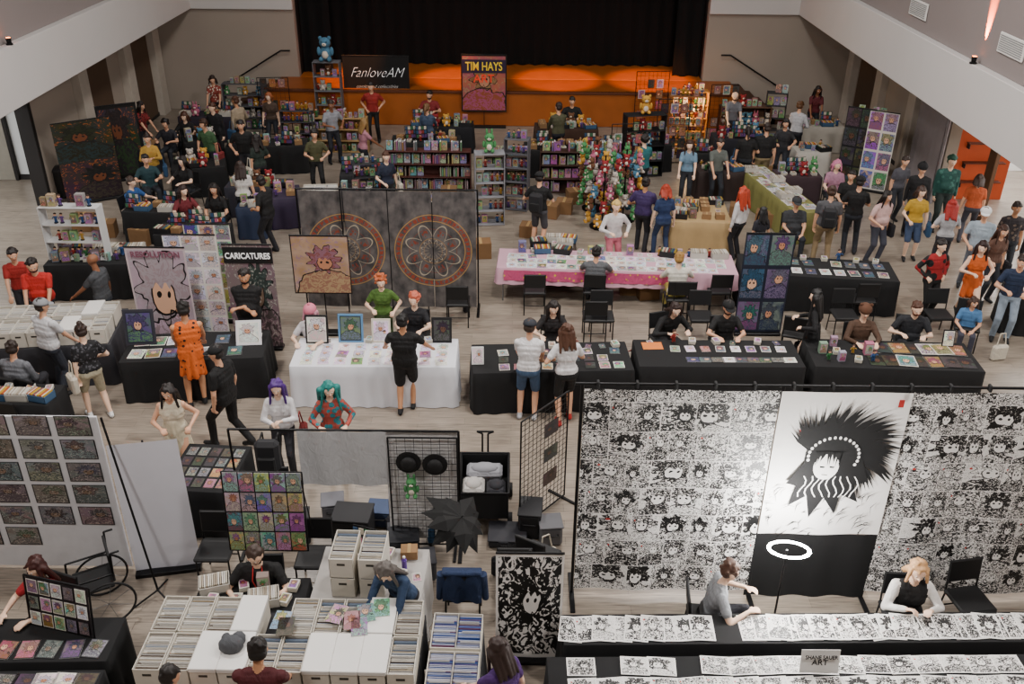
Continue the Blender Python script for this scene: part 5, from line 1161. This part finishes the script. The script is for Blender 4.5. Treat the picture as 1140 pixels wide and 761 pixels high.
P(1097,238,200,'stand','man in white cap and pale blue shirt','9aa8b4','5a5e68',('short','3a2a20'),1,h=1.76,hat=('cap','e4e4e4'),w=1.1,arms='carry')
P(1048,274,170,'stand','person in red and black costume',spots_mat('981c20','141416',5,.4),'101012',('short','1a1210'),0,h=1.7,sleeve='long',arms='hips')
P(1094,276,190,'walk','woman in bright orange costume dress','c85a1c','c85a1c',('long','2a1612'),0,h=1.68,fem=True,sleeve='none',legs='skin',dress=.38,arms='chat')
P(1117,258,170,'stand','woman in brown top with long hair','5a3e32','22262e',('long','3a2218'),1,h=1.66,fem=True,arms='carry')
P(1138,292,200,'stand','person in navy top passing by','1c2a44','8a98a8',('short','2a1c16'),1,h=1.76,arms='chat')
P(1132,232,190,'stand','person in patterned dark shirt',spots_mat('2a2428','6a5a50',12),'22262e',('short','2a1c16'),2,h=1.74)
P(1090,200,20,'stand','person in orange top by doorway','b85228','3a3a44',('bob','3a241a'),1,h=1.6)
P(1008,180,170,'stand','person in grey top near partition','4a4a52','22262e',('pony','2a1c16'),1,h=1.66,fem=True)
for x,y,yaw,lb,sh_,hr_,ky in((-2.4,25.7,10,'person in denim jacket browsing a stall','3a4a62',('pony','6a4a2a'),dict(fem=True,arms='reachr',sleeve='long')),
  (1.2,25.6,-15,'person in olive jacket browsing toys','4a4a34',('short','2a1a14'),dict(arms='table',sleeve='long')),
  (6.3,27.0,180,'vendor in grey shirt behind a stall','6a6a70',('bald','000000'),dict(arms='table',beard='2a1a14')),
  (-9.1,28.6,175,'vendor in striped top behind a stall',spots_mat('8a3a30','c8c0b0',14),('bob','2a1a14'),dict(arms='table',fem=True)),
  (-7.7,25.9,-60,'person in beige hoodie walking past stalls','9a8a74',('short','4a2c1c'),dict(arms='carry',sleeve='long')),
  (9.0,28.1,185,'vendor in maroon top behind a stall','5a1c24',('long','1a1210'),dict(arms='table',fem=True)),
  (-5.0,25.6,150,'person in grey dress shirt among shelves','8a8c94',('short','2a1a14'),dict(arms='chat')),
  (-3.9,24.2,60,'person in pink top browsing shelves','b07a88',('long','8a6a3a'),dict(arms='reachr',fem=True)),
  (3.2,22.7,-30,'person in teal shirt between racks','2a6a70',('curly','1a1210'),dict(arms='chat')),
  (7.9,26.0,30,'person in light hoodie near racks','b0b0b4',('short','5a3a20'),dict(arms='carry',sleeve='long')),
  (-10.2,25.6,110,'person in red plaid shirt at a table',spots_mat('7a2020','1a1214',16),('long','1a1210'),dict(arms='table',fem=True)),
  (-9.0,22.6,160,'person in yellow cardigan near seated group','b08a3a',('bun','2a1a14'),dict(arms='phone',fem=True,sleeve='long')),
  (-6.2,20.6,-10,'person in white blouse browsing tables','c8c4c0',('long','2a1a14'),dict(arms='reachl',fem=True)),
  (-10.6,22.9,60,'person in dark hoodie beside banners','1c1c24',('short','2a1a14'),dict(arms='chat',sleeve='long')),
  (-7.9,23.6,200,'person in green t-shirt among seated visitors','3a5a3a',('curly','3a2418'),dict(arms='carry')),
  (11.6,19.6,200,'person in black jacket in the corridor','141418',('short','1a1210'),dict(arms='chat',sleeve='long')),
  (11.9,17.2,-60,'person in green top walking in corridor','3a6a4a',('pony','3a2418'),dict(arms='carry',fem=True)),
  (10.9,16.0,170,'person in purple sweater near corridor','5a3a6a',('long','1a1210'),dict(arms='phone',fem=True,sleeve='long'))):
    hh=1.66 if ky.get('fem') else 1.75; q=W(x,y,1.62*hh/1.74); P(q[0],q[1],yaw,'stand',lb,sh_,'1c1e26',hr_,RN.choice([0,0,1,1,2,3]),h=hh,**ky)
build_people()
for p_,a in CHAIRS: put(CH,(p_.x,p_.y,0),a,label='black padded banquet chair with someone seated',group='black banquet chairs around the hall')
for p_,a in TOTES: t_,nm=RN.choice(TT); put(t_,p_,a,label=nm+' tote bag hanging at a visitor\'s side',group='tote bags carried by visitors')
bp=MB().box((0,0,0),(.3,.17,.44),M('1e1e22',.8),.05); pk=MB().box((0,-.1,-.07),(.22,.06,.2),M('141416',.8),.02); st=MB().tube([(-.1,.08,.18),(-.1,.2,.2),(-.1,.22,.0),(-.1,.08,-.18)],.012,BLK).tube([(.1,.08,.18),(.1,.2,.2),(.1,.22,.0),(.1,.08,-.18)],.012,BLK)
BPT=tmpl('backpack',[('body',bp),('front_pocket',pk),('shoulder_strap',st)],cat='backpack')
for p_,a in BAGS: put(BPT,(p_.x,p_.y,p_.z+.02),a,label='black fabric backpack worn on the back')
put(BPT,(-3.0,Yg-.15,1.6),0,label='black fabric backpack hanging from the pipe frame')
for t in TEMPL:
    for c in list(t.children): bpy.data.objects.remove(c)
    bpy.data.objects.remove(t)
print('objects',len(bpy.data.objects))
